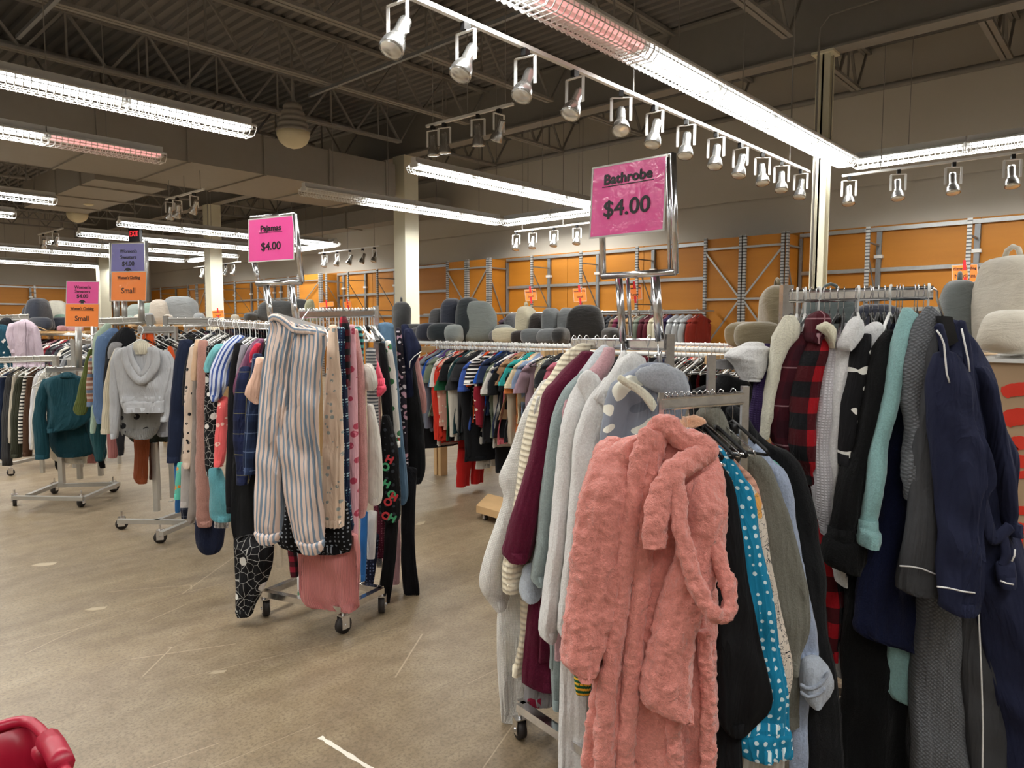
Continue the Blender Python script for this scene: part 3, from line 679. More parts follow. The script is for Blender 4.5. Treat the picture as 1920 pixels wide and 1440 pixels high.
# ---------------------------------------------------------------- fabrics (procedural, patterns laid out in metres on the UV map)
def fabric(name, col, kind='plain', c2='#000000', c3=None, s=1.0, sheen=.15, rough=.85):
    lum = sum(C(col)[:3]) / 3; shk = min(1., .12 + lum * 2.2)
    t = NT(name); uv = t.coord('UV'); ob = t.coord('Object'); t.set(Roughness=rough, Sheen_Weight=sheen * shk, Sheen_Roughness=.5, Specular_IOR_Level=.2 if rough > .5 else .5)
    sp = t.n('ShaderNodeSeparateXYZ'); t.l(uv, sp.inputs[0]); U, V = sp.outputs[0], sp.outputs[1]
    base = None; h = None
    wob = t.math('MULTIPLY', t.math('SUBTRACT', t.noise(ob, 9, 2), .5), .01)
    def band(x, per, wdt, off=0.0):
        return t.math('LESS_THAN', t.math('FRACT', t.math('ADD', t.math('DIVIDE', x, per), off)), wdt)
    if kind == 'stripe':          # vertical stripes
        f = band(t.math('ADD', U, wob), .03 * s, .42); f2 = band(t.math('ADD', U, wob), .03 * s, .08, .3)
        base = t.mix(f, col, c2); base = t.mix(f2, base, col)
        h = t.noise(uv, 55, 3)
    elif kind == 'hstripe':
        base = t.mix(band(V, .05 * s, .45), col, c2)
        if c3: base = t.mix(band(V, .15 * s, .2, .3), base, c3)
    elif kind == 'plaid':
        a = band(U, .12 * s, .45); b = band(V, .12 * s, .45)
        base = t.mix(t.math('MULTIPLY', t.math('ADD', a, b), .5), col, c2)
        l = t.math('MAXIMUM', band(U, .12 * s, .035, .2), band(V, .12 * s, .035, .2)); base = t.mix(t.math('MULTIPLY', l, .7), base, c3 or '#cccccc')
    elif kind == 'buffalo':
        a = band(U, .14 * s, .5); b = band(V, .14 * s, .5)
        f = t.math('MULTIPLY', t.math('ADD', a, b), .5); base = t.ramp(f, [(.0, col), (.25, c3 or '#55141b'), (.75, c2)], 'CONSTANT')
        h = t.noise(ob, 120, 3)
    elif kind == 'dots':
        v = t.vor(uv, 38 / s, 'F1', .25); base = t.mix(t.math('LESS_THAN', v.outputs['Distance'], .24), col, c2)
    elif kind == 'print':         # scattered motifs
        v = t.vor(uv, 16 / s, 'F1', .8); v2 = t.vor(uv, 45 / s, 'F1', 1.)
        f = t.math('LESS_THAN', v.outputs['Distance'], .3); g = t.math('LESS_THAN', v2.outputs['Distance'], .28)
        base = t.mix(f, col, c2); base = t.mix(t.math('MULTIPLY', f, g), base, c3 or col)
    elif kind == 'lineart':
        n1 = t.noise(uv, 9 / s, 3, .6, 2.5); f = t.math('LESS_THAN', t.math('ABSOLUTE', t.math('SUBTRACT', n1, .5)), .012)
        n2 = t.noise(uv, 5 / s, 1); f2 = t.math('GREATER_THAN', n2, .66)
        base = t.mix(f2, col, c3 or c2); base = t.mix(f, base, c2)
    elif kind == 'spots':         # large irregular spots
        n = t.noise(uv, 11 / s, 1, .3); base = t.mix(t.math('GREATER_THAN', n, .62), col, c2)
        if c3: base = t.mix(t.math('LESS_THAN', n, .34), base, c3)
    elif kind == 'web':           # white web lines and pale blobs on black
        v = t.vor(uv, 18 / s, 'DISTANCE_TO_EDGE'); f = t.math('LESS_THAN', v.outputs['Distance'], .02)
        w2 = t.vor(uv, 7 / s, 'F1', .9); g = t.math('LESS_THAN', w2.outputs['Distance'], .22)
        base = t.mix(t.math('MULTIPLY', f, .55), col, c2); base = t.mix(g, base, c2)
    elif kind == 'fairisle':
        a = band(V, .09 * s, .25); v = t.vor(uv, 60 / s, 'F1', .1); g = t.math('LESS_THAN', v.outputs['Distance'], .3)
        z = t.math('GREATER_THAN', t.math('ADD', t.math('ABSOLUTE', t.math('SUBTRACT', t.math('FRACT', t.math('DIVIDE', U, .03 * s)), .5)), t.math('MULTIPLY', t.math('FRACT', t.math('DIVIDE', V, .09 * s)), .6)), .72)
        base = t.mix(t.math('MULTIPLY', a, g), col, c2); base = t.mix(t.math('MULTIPLY', z, t.math('MULTIPLY', g, .8)), base, c3 or c2)
    elif kind == 'multi':
        n = t.vor(uv, 20 / s, 'F1', 1.); base = t.ramp(n.outputs['Distance'], [(0, c2), (.25, c3 or c2), (.32, col)], 'CONSTANT')
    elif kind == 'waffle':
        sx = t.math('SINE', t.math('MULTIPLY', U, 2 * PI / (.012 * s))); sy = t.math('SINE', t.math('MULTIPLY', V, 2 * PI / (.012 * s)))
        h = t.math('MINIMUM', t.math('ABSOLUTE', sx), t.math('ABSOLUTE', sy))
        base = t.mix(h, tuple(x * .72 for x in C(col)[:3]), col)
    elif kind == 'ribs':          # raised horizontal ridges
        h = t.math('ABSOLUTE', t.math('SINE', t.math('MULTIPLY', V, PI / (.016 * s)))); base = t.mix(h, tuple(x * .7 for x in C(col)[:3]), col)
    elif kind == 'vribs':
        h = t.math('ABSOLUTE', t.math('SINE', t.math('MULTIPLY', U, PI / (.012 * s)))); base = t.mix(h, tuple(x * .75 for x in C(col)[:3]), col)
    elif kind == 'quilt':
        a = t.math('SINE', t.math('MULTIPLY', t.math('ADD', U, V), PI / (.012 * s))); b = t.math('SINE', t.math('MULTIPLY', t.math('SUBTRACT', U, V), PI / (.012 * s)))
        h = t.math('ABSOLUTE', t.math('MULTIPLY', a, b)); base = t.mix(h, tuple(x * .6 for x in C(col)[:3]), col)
    if base is None:
        nz = t.noise(ob, 30, 3); c = C(col)[:3]; base = t.mix(nz, tuple(x * .88 for x in c), tuple(min(1, x * 1.1) for x in c))
    if kind == 'fleece':
        h = t.math('ADD', t.noise(ob, 190, 3, .7), t.math('MULTIPLY', t.noise(ob, 60, 3), .7))
        c = C(col)[:3]; base = t.mix(t.noise(ob, 160, 3, .7), tuple(x * .6 for x in c), tuple(min(1, x * 1.3) for x in c)); t.set(Sheen_Weight=.35 * shk)
    if kind == 'boucle':
        v = t.vor(ob, 11, 'F1', .7); rings = t.math('SINE', t.math('MULTIPLY', v.outputs['Distance'], 26)); tuft = t.noise(ob, 95, 3, .75, .6)
        h = t.math('ADD', t.math('MULTIPLY', tuft, 1.6), t.math('MULTIPLY', rings, .28))
        c = C(col)[:3]; base = t.mix(t.noise(ob, 120, 3, .7, .5), tuple(x * .62 for x in c), tuple(min(1, x * 1.28) for x in c)); t.set(Sheen_Weight=.4 * shk)  # darker tone mixed into the colour as shade between the tufts
    if h is None: h = t.noise(ob, 300, 2)
    t.base(base)
    n1 = t.n('ShaderNodeBump'); n1.inputs['Strength'].default_value = .5 if kind in ('boucle', 'fleece', 'waffle', 'ribs', 'quilt', 'vribs', 'buffalo') else .2
    n1.inputs['Distance'].default_value = {'fleece': .008, 'boucle': .016, 'waffle': .004, 'ribs': .008, 'quilt': .006, 'vribs': .004, 'buffalo': .005}.get(kind, .0015); t.l(h, n1.inputs['Height'])
    wr = t.n('ShaderNodeBump'); wr.inputs['Strength'].default_value = (.45 if kind in ('boucle', 'fleece') else .8); wr.inputs['Distance'].default_value = .016
    mp = t.n('ShaderNodeMapping'); t.l(ob, mp.inputs[0]); mp.inputs['Scale'].default_value = (9, 9, 2.2)
    rg = t.noise(mp.outputs[0], 1.1, 3, .5, 1.5); rg = t.math('SUBTRACT', 1.0, t.math('ABSOLUTE', t.math('SUBTRACT', t.math('MULTIPLY', rg, 2.0), 1.0)))
    t.l(t.math('ADD', t.noise(mp.outputs[0], 1.0, 3, .5, 1.0), t.math('MULTIPLY', t.math('POWER', rg, 3.0), .4)), wr.inputs['Height']); t.l(n1.outputs[0], wr.inputs['Normal']); t.l(wr.outputs[0], t.b.inputs['Normal'])
    return t.m
_fab = {}
def fab(col, kind='plain', c2='#000000', c3=None, s=1.0, **k):
    key = (col, kind, c2, c3, s, tuple(k.items()))
    if key not in _fab: _fab[key] = fabric('%s_fabric' % kind, col, kind, c2, c3, s, **k)
    return _fab[key]
def rows_of(st):
    out = []
    for t in st.split():
        y, r = t.split(':'); p = re.findall(r'(?:(?<=-)|^)-?[0-9.]+', r); out.append((float(y), float(p[0]), float(p[1]), float(p[2]) if len(p) > 2 else 0.0))
    return out
def cr(p0, p1, p2, p3, t):
    return .5 * ((2 * p1) + (-p0 + p2) * t + (2 * p0 - 5 * p1 + 4 * p2 - p3) * t * t + (-p0 + 3 * p1 - 3 * p2 + p3) * t ** 3)
def resample(rows, n):
    L = [0]
    for a, b in zip(rows[:-1], rows[1:]): L.append(L[-1] + math.hypot(b[0] - a[0], max(abs(b[1] - a[1]), abs(b[2] - a[2])) * .7) + 1e-6)
    out = []; k = len(rows)
    for i in range(n):
        s = L[-1] * i / (n - 1); j = 0
        while j < k - 2 and L[j + 1] < s: j += 1
        t = (s - L[j]) / (L[j + 1] - L[j])
        q = [rows[max(0, j - 1)], rows[j], rows[j + 1], rows[min(k - 1, j + 2)]]
        r = []
        for c in range(len(rows[0])):
            v = cr(q[0][c], q[1][c], q[2][c], q[3][c], t); lo = min(q[1][c], q[2][c]); hi = max(q[1][c], q[2][c]); m_ = (hi - lo) * .25
            r.append(min(hi + m_, max(lo - m_, v)))
        out.append(tuple(r))
    return out
def loft(sec, name, mat, parent, th, nf=3, amp=.012, seed=1, m=40, nz=(.008, 9.0), fuzz=0.0, grow=True, sq=.95, origin=None, topcap=True, N=None, open_bottom=True, raw=False):
    """sec: list of (centre, half width vector). Closed hanging cloth with folds."""
    rnd = random.Random(seed); ph = rnd.random() * 6; ph2 = rnd.random() * 6; so = rnd.random() * 50
    vs = []; uv = []; vl = 0; n = len(sec); prev = None
    def ring(c, hv, i, scl=1., up=0., vlen=0.):
        e = i / (n - 1); g = (.25 + .75 * e) if grow else 1.
        hm = abs(1 - e - 2.2 / n); tk = th * (min(1., .45 + e * 4)) / 2 * (.8 if (open_bottom and hm < .55 / n and n > 12) else 1.)
        W = hv.length; Wn = hv.normalized() if W > 1e-6 else RT; Nn = N if N is not None else Vector((0, 0, 1)).cross(Wn).normalized()
        if Nn.dot(CAM - c) < 0: Nn = -Nn
        out = []
        A = amp * min(1., W / .08)
        for k in range(m):
            a = 2 * PI * k / m; x = math.cos(a); y = math.sin(a)
            xx = math.copysign(abs(x) ** .85, x); yy = math.copysign(abs(y) ** sq, y)
            s1 = math.sin(nf * PI * xx + ph + .9 * math.sin(e * 3 + ph2)); s2 = math.sin(nf * 2.3 * PI * xx + ph2 + e * 2.2)
            f = A * g * (.45 * (1 - 2 * (1 - abs(s1)) ** 1.6) + .3 * s2)
            f += amp * 2.4 * g * MN.noise(Vector((xx * W * 17 + so, c.z * 1.5 + xx * W * 2, so))) + amp * 1.2 * MN.noise(Vector((xx * W * 9 + c.z * 5 + so, c.z * 7, so + 9)))
            f += nz[0] * MN.noise(Vector((xx * W * nz[1] + so, e * 2.5, c.z * nz[1] * .6)))
            p = c + Wn * (W * xx * scl) + Nn * (tk * yy * scl + f) + Vector((0, 0, up))
            if fuzz:
                q = Vector((p.x, p.y, p.z)) * 26; d = MN.noise(q) * .6 + MN.noise(q * 2.3) * .5 + MN.noise(q * 5.) * .35
                p = p + (Wn * xx + Nn * yy * 1.2).normalized() * (fuzz * d)
            out.append(tuple(p)); uv.append((W * xx + so * .01, -vlen))
        return out
    c0 = sec[0][0]
    W0 = sec[0][1].length; up = min(.02, .32 * W0)
    if topcap:
        for q_, u_ in ((.3, 1.), (.68, .72), (.9, .35)): vs += ring(sec[0][0], sec[0][1], 0, q_, up * u_, 0)
    for i, (c, hv) in enumerate(sec):
        if i: vl += (c - sec[i - 1][0]).length
        vs += ring(c, hv, i, 1, 0, vl)
    nr = n + (3 if topcap else 0)
    brk = nr - 1
    if open_bottom:
        vs += vs[-m:]; uv += uv[-m:]
        vs += ring(sec[-1][0], sec[-1][1], n - 1, .96, .002, vl); vs += ring(sec[-1][0], sec[-1][1], n - 1, .93, .035, vl); nr += 3
    fs = []
    for i in range(nr - 1):
        if i == brk and open_bottom: continue
        for k in range(m):
            k2 = (k + 1) % m; fs.append((i * m + k, (i + 1) * m + k, (i + 1) * m + k2, i * m + k2))
    fs.append(tuple(range(m))); fs.append(tuple((nr - 1) * m + k for k in range(m))[::-1])
    if raw: return vs, fs, uv
    b = MB(); b.v = vs; b.f = fs
    return b.build(name, mat, parent, True, origin, uv)
def panel(rows, d, mat, name='body', parent=None, th=.08, n=None, m=None, hdg=None, origin=None, ramp=0., **k):
    R = rows_of(rows) if isinstance(rows, str) else rows
    ln = abs(R[-1][0] - R[0][0]) / F * d
    if n is None: n = max(8, min(70, int(ln / .022)))
    R = resample(R, n)
    if m is None:
        w_ = max(r[2] - r[1] for r in R) / F * d; m = max(20, min(72, int(w_ / .008) * 2 + 8))
    sec = []
    for i_, (y, xl, xr, dd) in enumerate(R):
        if ramp: dd = dd + ramp * max(0., 1 - i_ / (len(R) * .22)) ** 1.5
        if hdg is None: a = at(xl, y, d + dd); c = at(xr, y, d + dd)
        else:
            P = at((R[0][1] + R[0][2]) / 2, R[0][0], d); nn = Vector((0, 0, 1)).cross(heading(hdg)); a = onP(xl, y, P, nn); c = onP(xr, y, P, nn)
        sec.append(((a + c) / 2, (c - a) / 2))
    for i in range(len(sec)):
        if sec[i][1].length < .004: sec[i] = (sec[i][0], (sec[i][1].normalized() if sec[i][1].length > 1e-5 else RT) * .004)
    return loft(sec, name, mat, parent, th, origin=origin, **k)
def band(path, r, mat, name, parent, d, flat=.5, fuzz=0, n=60, m=14, origin=None):
    """soft flattened strip following pixel path [(px,py,dd)]"""
    P = [at(x, y, d + (q[0] if q else 0)) for x, y, *q in path]; pts = []; k = len(P)
    for i in range(n):
        s = (k - 1) * i / (n - 1); j = min(int(s), k - 2); t = s - j
        q = [P[max(0, j - 1)], P[j], P[j + 1], P[min(k - 1, j + 2)]]; pts.append(Vector([cr(q[0][c], q[1][c], q[2][c], q[3][c], t) for c in range(3)]))
    vs = []; uv = []; L = 0
    for i, p in enumerate(pts):
        dr = (pts[min(i + 1, n - 1)] - pts[max(i - 1, 0)]).normalized(); sd = dr.cross(FW)
        if sd.length < .05: sd = RT.copy()
        sd.normalize(); nn = sd.cross(dr).normalized(); e = min(1, (min(i, n - 1 - i) + .5) / 2.5)
        if i: L += (p - pts[i - 1]).length
        for a_ in range(m):
            a = 2 * PI * a_ / m; o_ = (sd * math.cos(a) + nn * math.sin(a) * flat) * r * e
            q = p + o_
            if fuzz: w_ = q * 26; q = q + o_.normalized() * fuzz * (MN.noise(w_) * .6 + MN.noise(w_ * 2.3) * .5 + MN.noise(w_ * 5) * .35)
            vs.append(tuple(q)); uv.append((math.cos(a) * r, -L))
    b = MB(); b.v = vs
    for i in range(n - 1):
        for a_ in range(m): k2 = (a_ + 1) % m; b.f.append((i * m + a_, i * m + k2, (i + 1) * m + k2, (i + 1) * m + a_))
    b.f.append(tuple(range(m))[::-1]); b.f.append(tuple((n - 1) * m + a_ for a_ in range(m)))
    return b.build(name, mat, parent, True, origin, uv)
# ---------------------------------------------------------------- hangers
def hook_pts(s=1.0, r=.02):
    pts = [(0, 0, -.105), (0, 0, -.06), (.004, 0, -.045)]
    for k in range(9):
        a = -PI * .35 + k * PI * 1.2 / 8; pts.append((r * math.cos(a), 0, -.02 + r * math.sin(a)))
    return [Vector(p) * s for p in pts]
def make_hanger(kind):
    """hook top at the origin; bar along local y; hook plane x so that the rail runs along local x... rail axis is local x"""
    r = empty('clothes_hanger')
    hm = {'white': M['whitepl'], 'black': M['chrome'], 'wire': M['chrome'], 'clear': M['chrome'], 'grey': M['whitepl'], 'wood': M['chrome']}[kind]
    hp = [Vector((0, p.x, p.z)) for p in hook_pts()]
    MB().tube(hp, .0018 if kind not in ('white', 'grey') else .0042, 6).build('hook', hm, r, True)
    bm = {'white': M['whitepl'], 'black': M['black'], 'wire': M['chrome'], 'clear': M['clearpl'], 'grey': M['whitepl'], 'wood': M['wood']}[kind]
    b = MB(); rr = .0022 if kind == 'wire' else .0055
    for s in (-1, 1): b.tube([(0, 0, -.095), (0, s * .06, -.115), (0, s * .19, -.165), (0, s * .205, -.175)], rr, 6)
    b.tube([(0, -.2, -.178), (0, .2, -.178)], rr * .8, 6)
    if kind == 'black': b.box((-.006, -.03, -.13), (.006, .03, -.1))
    b.build('shoulder_bar', bm, r, True)
    return r
M['whitepl'] = simple('white_hanger_plastic', '#eeeeec', .35); M['clearpl'] = simple('clear_hanger_plastic', '#dfe3e4', .08, 0, Alpha=.55)
HG = {}
HLAB = {'white': 'white plastic hanger', 'black': 'black plastic hanger with metal hook', 'wire': 'bent metal wire hanger', 'clear': 'clear plastic hanger', 'wood': 'pale wooden hanger'}
def hanger(p, rz, kind, where, sc=1.0, tilt=0.):
    if kind not in HG: HG[kind] = make_hanger(kind); r = HG[kind]
    else: r = copy_tree(HG[kind])
    r.location = p; r.rotation_euler = (0, tilt, rz); r.scale = (1, sc, 1)
    return tag(r, HLAB[kind] + ' ' + where, 'hanger', '%s hangers %s' % (kind, where))
def head_rz(deg):          # z rotation that turns local x to the given heading
    v = heading(deg); return math.atan2(v.y, v.x)
# ---------------------------------------------------------------- one garment from photo outlines
def garment(name, label, cat, d, mat, parts, group=None, single=False):
    """parts: (part name, rows, d offset, thickness, opts)"""
    R = rows_of(parts[0][1]); p0 = at((R[0][1] + R[0][2]) / 2, R[0][0], d)
    if len(parts) == 1 or single:
        pn, rows, dd, th, op = parts[0]; op = dict(op); mt = op.pop('mat', mat)
        o = panel(rows, d + dd, mt, name, None, th, origin=p0, **op)
    else:
        o = empty(name, p0)
        for pn, rows, dd, th, op in parts:
            if pn in ('collar', 'hood', 'hood_lining') and op.get('topcap', True):
                q = rows_of(rows); a_, b_ = q[0], q[-1]; hh = min(8., (b_[0] - a_[0]) * .18); c0_, w0_ = (a_[1] + a_[2]) / 2, (a_[2] - a_[1]) / 2; c1_, w1_ = (b_[1] + b_[2]) / 2, (b_[2] - b_[1]) / 2
                q = [(a_[0] - hh * .5, c0_ - w0_ * .45, c0_ + w0_ * .45, 0.)] + q + [(b_[0] + hh * .6, c1_ - w1_ * .65, c1_ + w1_ * .65, 0.), (b_[0] + hh, c1_ - w1_ * .2, c1_ + w1_ * .2, 0.)]
                rows = q
            op = dict(op); mt = op.pop('mat', mat); c = panel(rows, d + dd, mt, pn, None, th, origin=p0, **op); c.location = (0, 0, 0); c.parent = o
    return tag(o, label, cat, group)
def side_body(o, mat, p, hdg, hw, z1, th=.07, seed=1, drop=.1, name='body'):
    """broad body panel of a robe hanging edge-on from hanger point p down to z1, child of o"""
    W = heading(hdg); sec = []
    if hdg == 142: p = p - W * .1; hw *= .7
    z0 = p.z - drop; n = 26
    for i in range(n):
        e = i / (n - 1); w_ = hw * (.25 + .75 * min(1, e / .09) ** .7) * (1 + .12 * e); sec.append((Vector((p.x, p.y, z0 + (z1 - z0) * e)), W * w_))
    c = loft(sec, name, mat, None, th, 3, .012, seed, 36, origin=o.location); c.location = (0, 0, 0); c.parent = o; return c
# ================================================================ bathrobes
PK = fab('#ef958a', 'boucle'); FUZ = dict(fuzz=.007)
o = garment('bathrobe', 'fluffy coral pink textured bathrobe hanging at the front of the bathrobe rack', 'bathrobe', 1.86, PK, [
    ('body', '795:1232-1252 812:1214-1272 822:1165-1305 842:1140-1332 900:1132-1340 1008:1132-1344 1100:1127-1344 1227:1116-1344 1300:1104-1345 1440:1088-1346 1500:1084-1348', .03, .1, dict(n=150, m=170, nf=3.2, amp=.016, fuzz=.011)),
    ('sleeve', '824:1134-1168 840:1116-1180 870:1104-1188 926:1087-1192 1008:1073-1188 1095:1064-1172 1200:1053-1142 1232:1052-1132 1262:1084-1112', -.0, .1, dict(n=90, m=90, nf=1.5, fuzz=.011, ramp=.06)),
    ('sleeve', '842:1290-1340 880:1280-1354 926:1275-1361 985:1270-1362 1060:1258-1350 1110:1240-1330 1171:1222-1306 1240:1208-1299 1294:1196-1298 1322:1218-1297 1334:1272-1294', -.04, .11, dict(n=90, m=90, nf=1.5, fuzz=.011, ramp=.08))])
og = o.location
for nm, path, r in (('lapel', [(1226, 806), (1204, 850), (1186, 940), (1174, 1050), (1152, 1200), (1136, 1340), (1130, 1490)], .027), ('lapel', [(1240, 806), (1222, 880), (1212, 960), (1204, 1060), (1188, 1220), (1176, 1360), (1172, 1490)], .024),
                    ('hood', [(1228, 812, .02), (1245, 797, .0), (1280, 822, -.01), (1322, 838, -.02), (1305, 858, -.03), (1268, 880, -.05), (1240, 930, -.06), (1228, 985, -.07), (1228, 1030, -.07)], .031),
                    ('belt', [(1262, 880, -.06), (1272, 926, -.07), (1280, 1008, -.09), (1298, 1075, -.1), (1322, 1130, -.11), (1346, 1157, -.11), (1365, 1142, -.1), (1366, 1100, -.08), (1352, 1058, -.06), (1330, 990, -.03)], .021),
                    ('front_fold', [(1318, 1180), (1326, 1300), (1330, 1490)], .02), ('front_fold', [(1262, 1345), (1266, 1420), (1268, 1490)], .02)):
    c = band(path, r, PK, nm, None, 1.83, .75, .010, 110, 26, origin=og); c.parent = o; c.location = (0, 0, 0)
R1h = []
def robe_side(label, d, mat, parts, arm_e, arm, hdg, hem, hw=.2, cat='bathrobe', name='bathrobe', seed=1, hk='black', where='on the bathrobe rack', body=True, opts={}):
    ps = [(pn, rows, dd, th, dict(opts, seed=seed + i, **op)) for i, (pn, rows, dd, th, op) in enumerate(parts)]
    o = garment(name, label, cat, d, mat, ps)
    if o.type != 'EMPTY':
        e = empty(name, o.location); o.parent = e; o.location = (0, 0, 0); o.name = 'sleeve'
        for k in ('label', 'category'): e[k] = o[k]; del o[k]
        o = e; o.name = name
    p = arm[0].lerp(arm[1], arm_e) + Vector((0, 0, .03))
    if body: side_body(o, mat, p - Vector((0, 0, .04)), hdg, hw, hem, seed=seed)
    if hk: hanger(p, head_rz(hdg) + PI / 2, hk, where, .85 if hdg == 25 else .58)
    return o
S = 'sleeve'; Bd = 'body'
A1 = R1A
F1 = dict(fuzz=.003)
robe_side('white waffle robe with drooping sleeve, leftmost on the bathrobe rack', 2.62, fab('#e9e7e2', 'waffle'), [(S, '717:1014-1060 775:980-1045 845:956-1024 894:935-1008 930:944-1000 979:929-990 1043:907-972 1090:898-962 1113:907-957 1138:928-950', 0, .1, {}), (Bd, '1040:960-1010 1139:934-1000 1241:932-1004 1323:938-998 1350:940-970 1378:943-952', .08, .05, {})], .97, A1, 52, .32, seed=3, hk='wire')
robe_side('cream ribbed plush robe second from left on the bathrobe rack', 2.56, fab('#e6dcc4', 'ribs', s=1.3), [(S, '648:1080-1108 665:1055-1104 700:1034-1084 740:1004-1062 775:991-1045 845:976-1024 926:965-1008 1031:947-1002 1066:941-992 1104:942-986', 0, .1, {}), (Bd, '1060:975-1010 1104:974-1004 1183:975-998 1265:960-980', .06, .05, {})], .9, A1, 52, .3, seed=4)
robe_side('dark maroon plush robe on the left of the bathrobe rack', 2.5, fab('#5d1230', 'fleece'), [(S, '662:1088-1114 690:1058-1108 716:1035-1090 737:1017-1075 792:1006-1056 880:985-1030 961:959-1014 1014:945-1004 1034:940-999 1048:952-990', 0, .1, F1), (Bd, '1020:1000-1040 1125:991-1044 1259:979-1043 1282:980-1041 1293:1012-1038', .06, .05, F1)], .82, A1, 52, .3, seed=5)
garment('nightgown', 'grey hem with a red heart showing below the maroon robe', 'nightgown', 2.6, fab('#8d8a8c', 'spots', '#8e1f3c', s=1.2), [(Bd, '1150:990-1036 1285:984-1036 1316:982-1036 1325:1000-1030', 0, .04, {})])
robe_side('grey blue plush robe with a pale turned cuff, beside the maroon robe', 2.45, fab('#94a3a3', 'fleece'), [(S, '690:1096-1132 720:1064-1114 740:1050-1104 770:1037-1092 833:1025-1072 926:1013-1050 1020:1004-1042 1084:994-1033 1094:1004-1028', 0, .1, F1), (Bd, '1080:1022-1056 1200:1030-1060 1328:1036-1052', .05, .05, F1), ('cuff', '1062:982-1024 1090:974-1020 1113:973-1016 1123:986-1011', .05, .07, dict(fuzz=.004, mat=fab('#c3cedb', 'fleece'))), ('collar', '652:1122-1146 672:1106-1140 695:1090-1122 712:1078-1100', -.01, .07, dict(fuzz=.006, mat=fab('#cdd2d8', 'fleece')))], .7, A1, 52, .3, seed=6)
robe_side('dusty pink plush robe half hidden between grey blue and white robes', 2.42, fab('#c59aa0', 'fleece'), [(S, '654:1130-1152 675:1118-1152 700:1098-1140 725:1078-1125 750:1063-1100 790:1056-1080 860:1050-1072', 0, .09, F1)], .6, A1, 52, .34, seed=7)
robe_side('first white fluffy robe, left of the other white one', 2.37, fab('#e9e8e6', 'fleece'), [(S, '706:1088-1112 722:1078-1124 745:1066-1120 775:1056-1106 833:1046-1096 950:1035-1080 1066:1023-1066 1165:1009-1052 1184:1010-1047 1194:1024-1043', 0, .1, F1), ('collar', '700:1090-1116 720:1082-1130 742:1092-1128 756:1098-1116', -.05, .05, dict(fuzz=.005))], .5, A1, 52, .28, seed=8)
robe_side('second white fluffy robe with a broad shawl collar, behind the coral robe', 2.3, fab('#efeeec', 'fleece'), [(S, '712:1130-1192 735:1110-1180 760:1095-1165 790:1085-1152 822:1075-1140 892:1070-1128 1008:1061-1112 1125:1049-1094 1184:1045-1072 1196:1052-1064', 0, .1, F1), (Bd, '1120:1060-1125 1240:1051-1115 1440:1046-1105 1480:1046-1105', .06, .06, {}), ('collar', '664:1175-1200 680:1155-1215 705:1140-1210 730:1120-1180 750:1112-1150', -.04, .07, dict(fuzz=.005)), ('hood', '662:1164-1176 690:1150-1168 720:1132-1160', .02, .05, F1)], .38, A1, 52, .2, seed=9)
GP = fab('#858b98', 'spots', '#e8e6da', '#6f7684', s=1.15)
robe_side('blue grey plush robe with pale patches and a cream hood edge', 2.2, GP, [(Bd, '690:1195-1262 702:1170-1284 718:1146-1290 745:1135-1291 780:1129-1284 823:1122-1262 900:1118-1240 1000:1120-1240', 0, .1, dict(nf=3, amp=.02, fuzz=.004)), ('collar', '708:1155-1172 718:1162-1192 732:1185-1212 748:1205-1228 762:1215-1232', -.08, .03, dict(fuzz=.004, mat=fab('#e9e1cc', 'fleece'))), ('hood', '690:1200-1270 700:1190-1284 722:1205-1290 740:1240-1288', -.05, .05, dict(fuzz=.004, mat=fab('#a9aeb6', 'fleece')))], .15, A1, 52, .25, body=False)
o = garment('sock', 'green and gold striped sock cuff hanging under the coral robe sleeve', 'sock', 2.05, fab('#1d5a3a', 'hstripe', '#e6b93c', s=.28), [(Bd, '1235:1078-1108 1270:1076-1108 1300:1080-1106', 0, .03, {})])
# front-right arm
A2 = R1B
robe_side('smooth black robe directly behind the coral pink robe', 1.93, fab('#131316', 'plain', sheen=.05), [(S, '868:1328-1350 900:1326-1372 950:1326-1385 1000:1328-1392 1100:1330-1407 1200:1335-1426 1270:1340-1441 1312:1340-1447 1350:1345-1430 1379:1368-1402', 0, .06, {}), (Bd, '1200:1335-1390 1440:1335-1388 1480:1335-1388', .03, .05, {})], .06, A2, 142, .2, seed=12, hw=.17)
robe_side('turquoise robe with white polka dots, fourth layer of the front arm', 1.98, fab('#1580a8', 'dots', '#d8eaf0', s=1.0), [(S, '806:1272-1302 830:1290-1342 866:1315-1376 895:1330-1395 913:1340-1409 950:1348-1417 1010:1358-1424 1096:1372-1444 1200:1385-1460 1287:1392-1474 1345:1384-1479 1368:1378-1481', 0, .06, {}), ('cuff', '1364:1380-1480 1378:1376-1484 1405:1379-1485 1416:1390-1480', -.005, .08, {}), (Bd, '1380:1400-1470 1440:1395-1470 1480:1395-1470', .04, .04, dict(mat=fab('#c9c4bc')))], .16, A2, 142, .25, seed=13, hw=.15)
robe_side('cream robe with black line drawings and orange strokes', 2.03, fab('#dfd2c4', 'lineart', '#1a1c28', '#e2a457', s=.6), [(S, '905:1380-1405 940:1390-1428 1044:1400-1444 1114:1410-1461 1200:1420-1477 1253:1430-1487 1294:1440-1485 1310:1458-1474', 0, .05, {})], .24, A2, 142, .3, seed=14, hw=.14)
robe_side('peach ribbed plush robe behind the polka dot robe', 2.07, fab('#dba48f', 'ribs', s=1.6), [(S, '790:1282-1322 805:1290-1332 823:1305-1346 850:1335-1368 870:1350-1384 895:1368-1412 930:1378-1424 967:1383-1431 1060:1390-1436', 0, .06, F1), ('collar', '782:1290-1316 792:1274-1324 802:1270-1300', -.06, .05, dict(fuzz=.003, mat=fab('#e9b08e', 'fleece')))], .32, A2, 142, .3, seed=15, hw=.14)
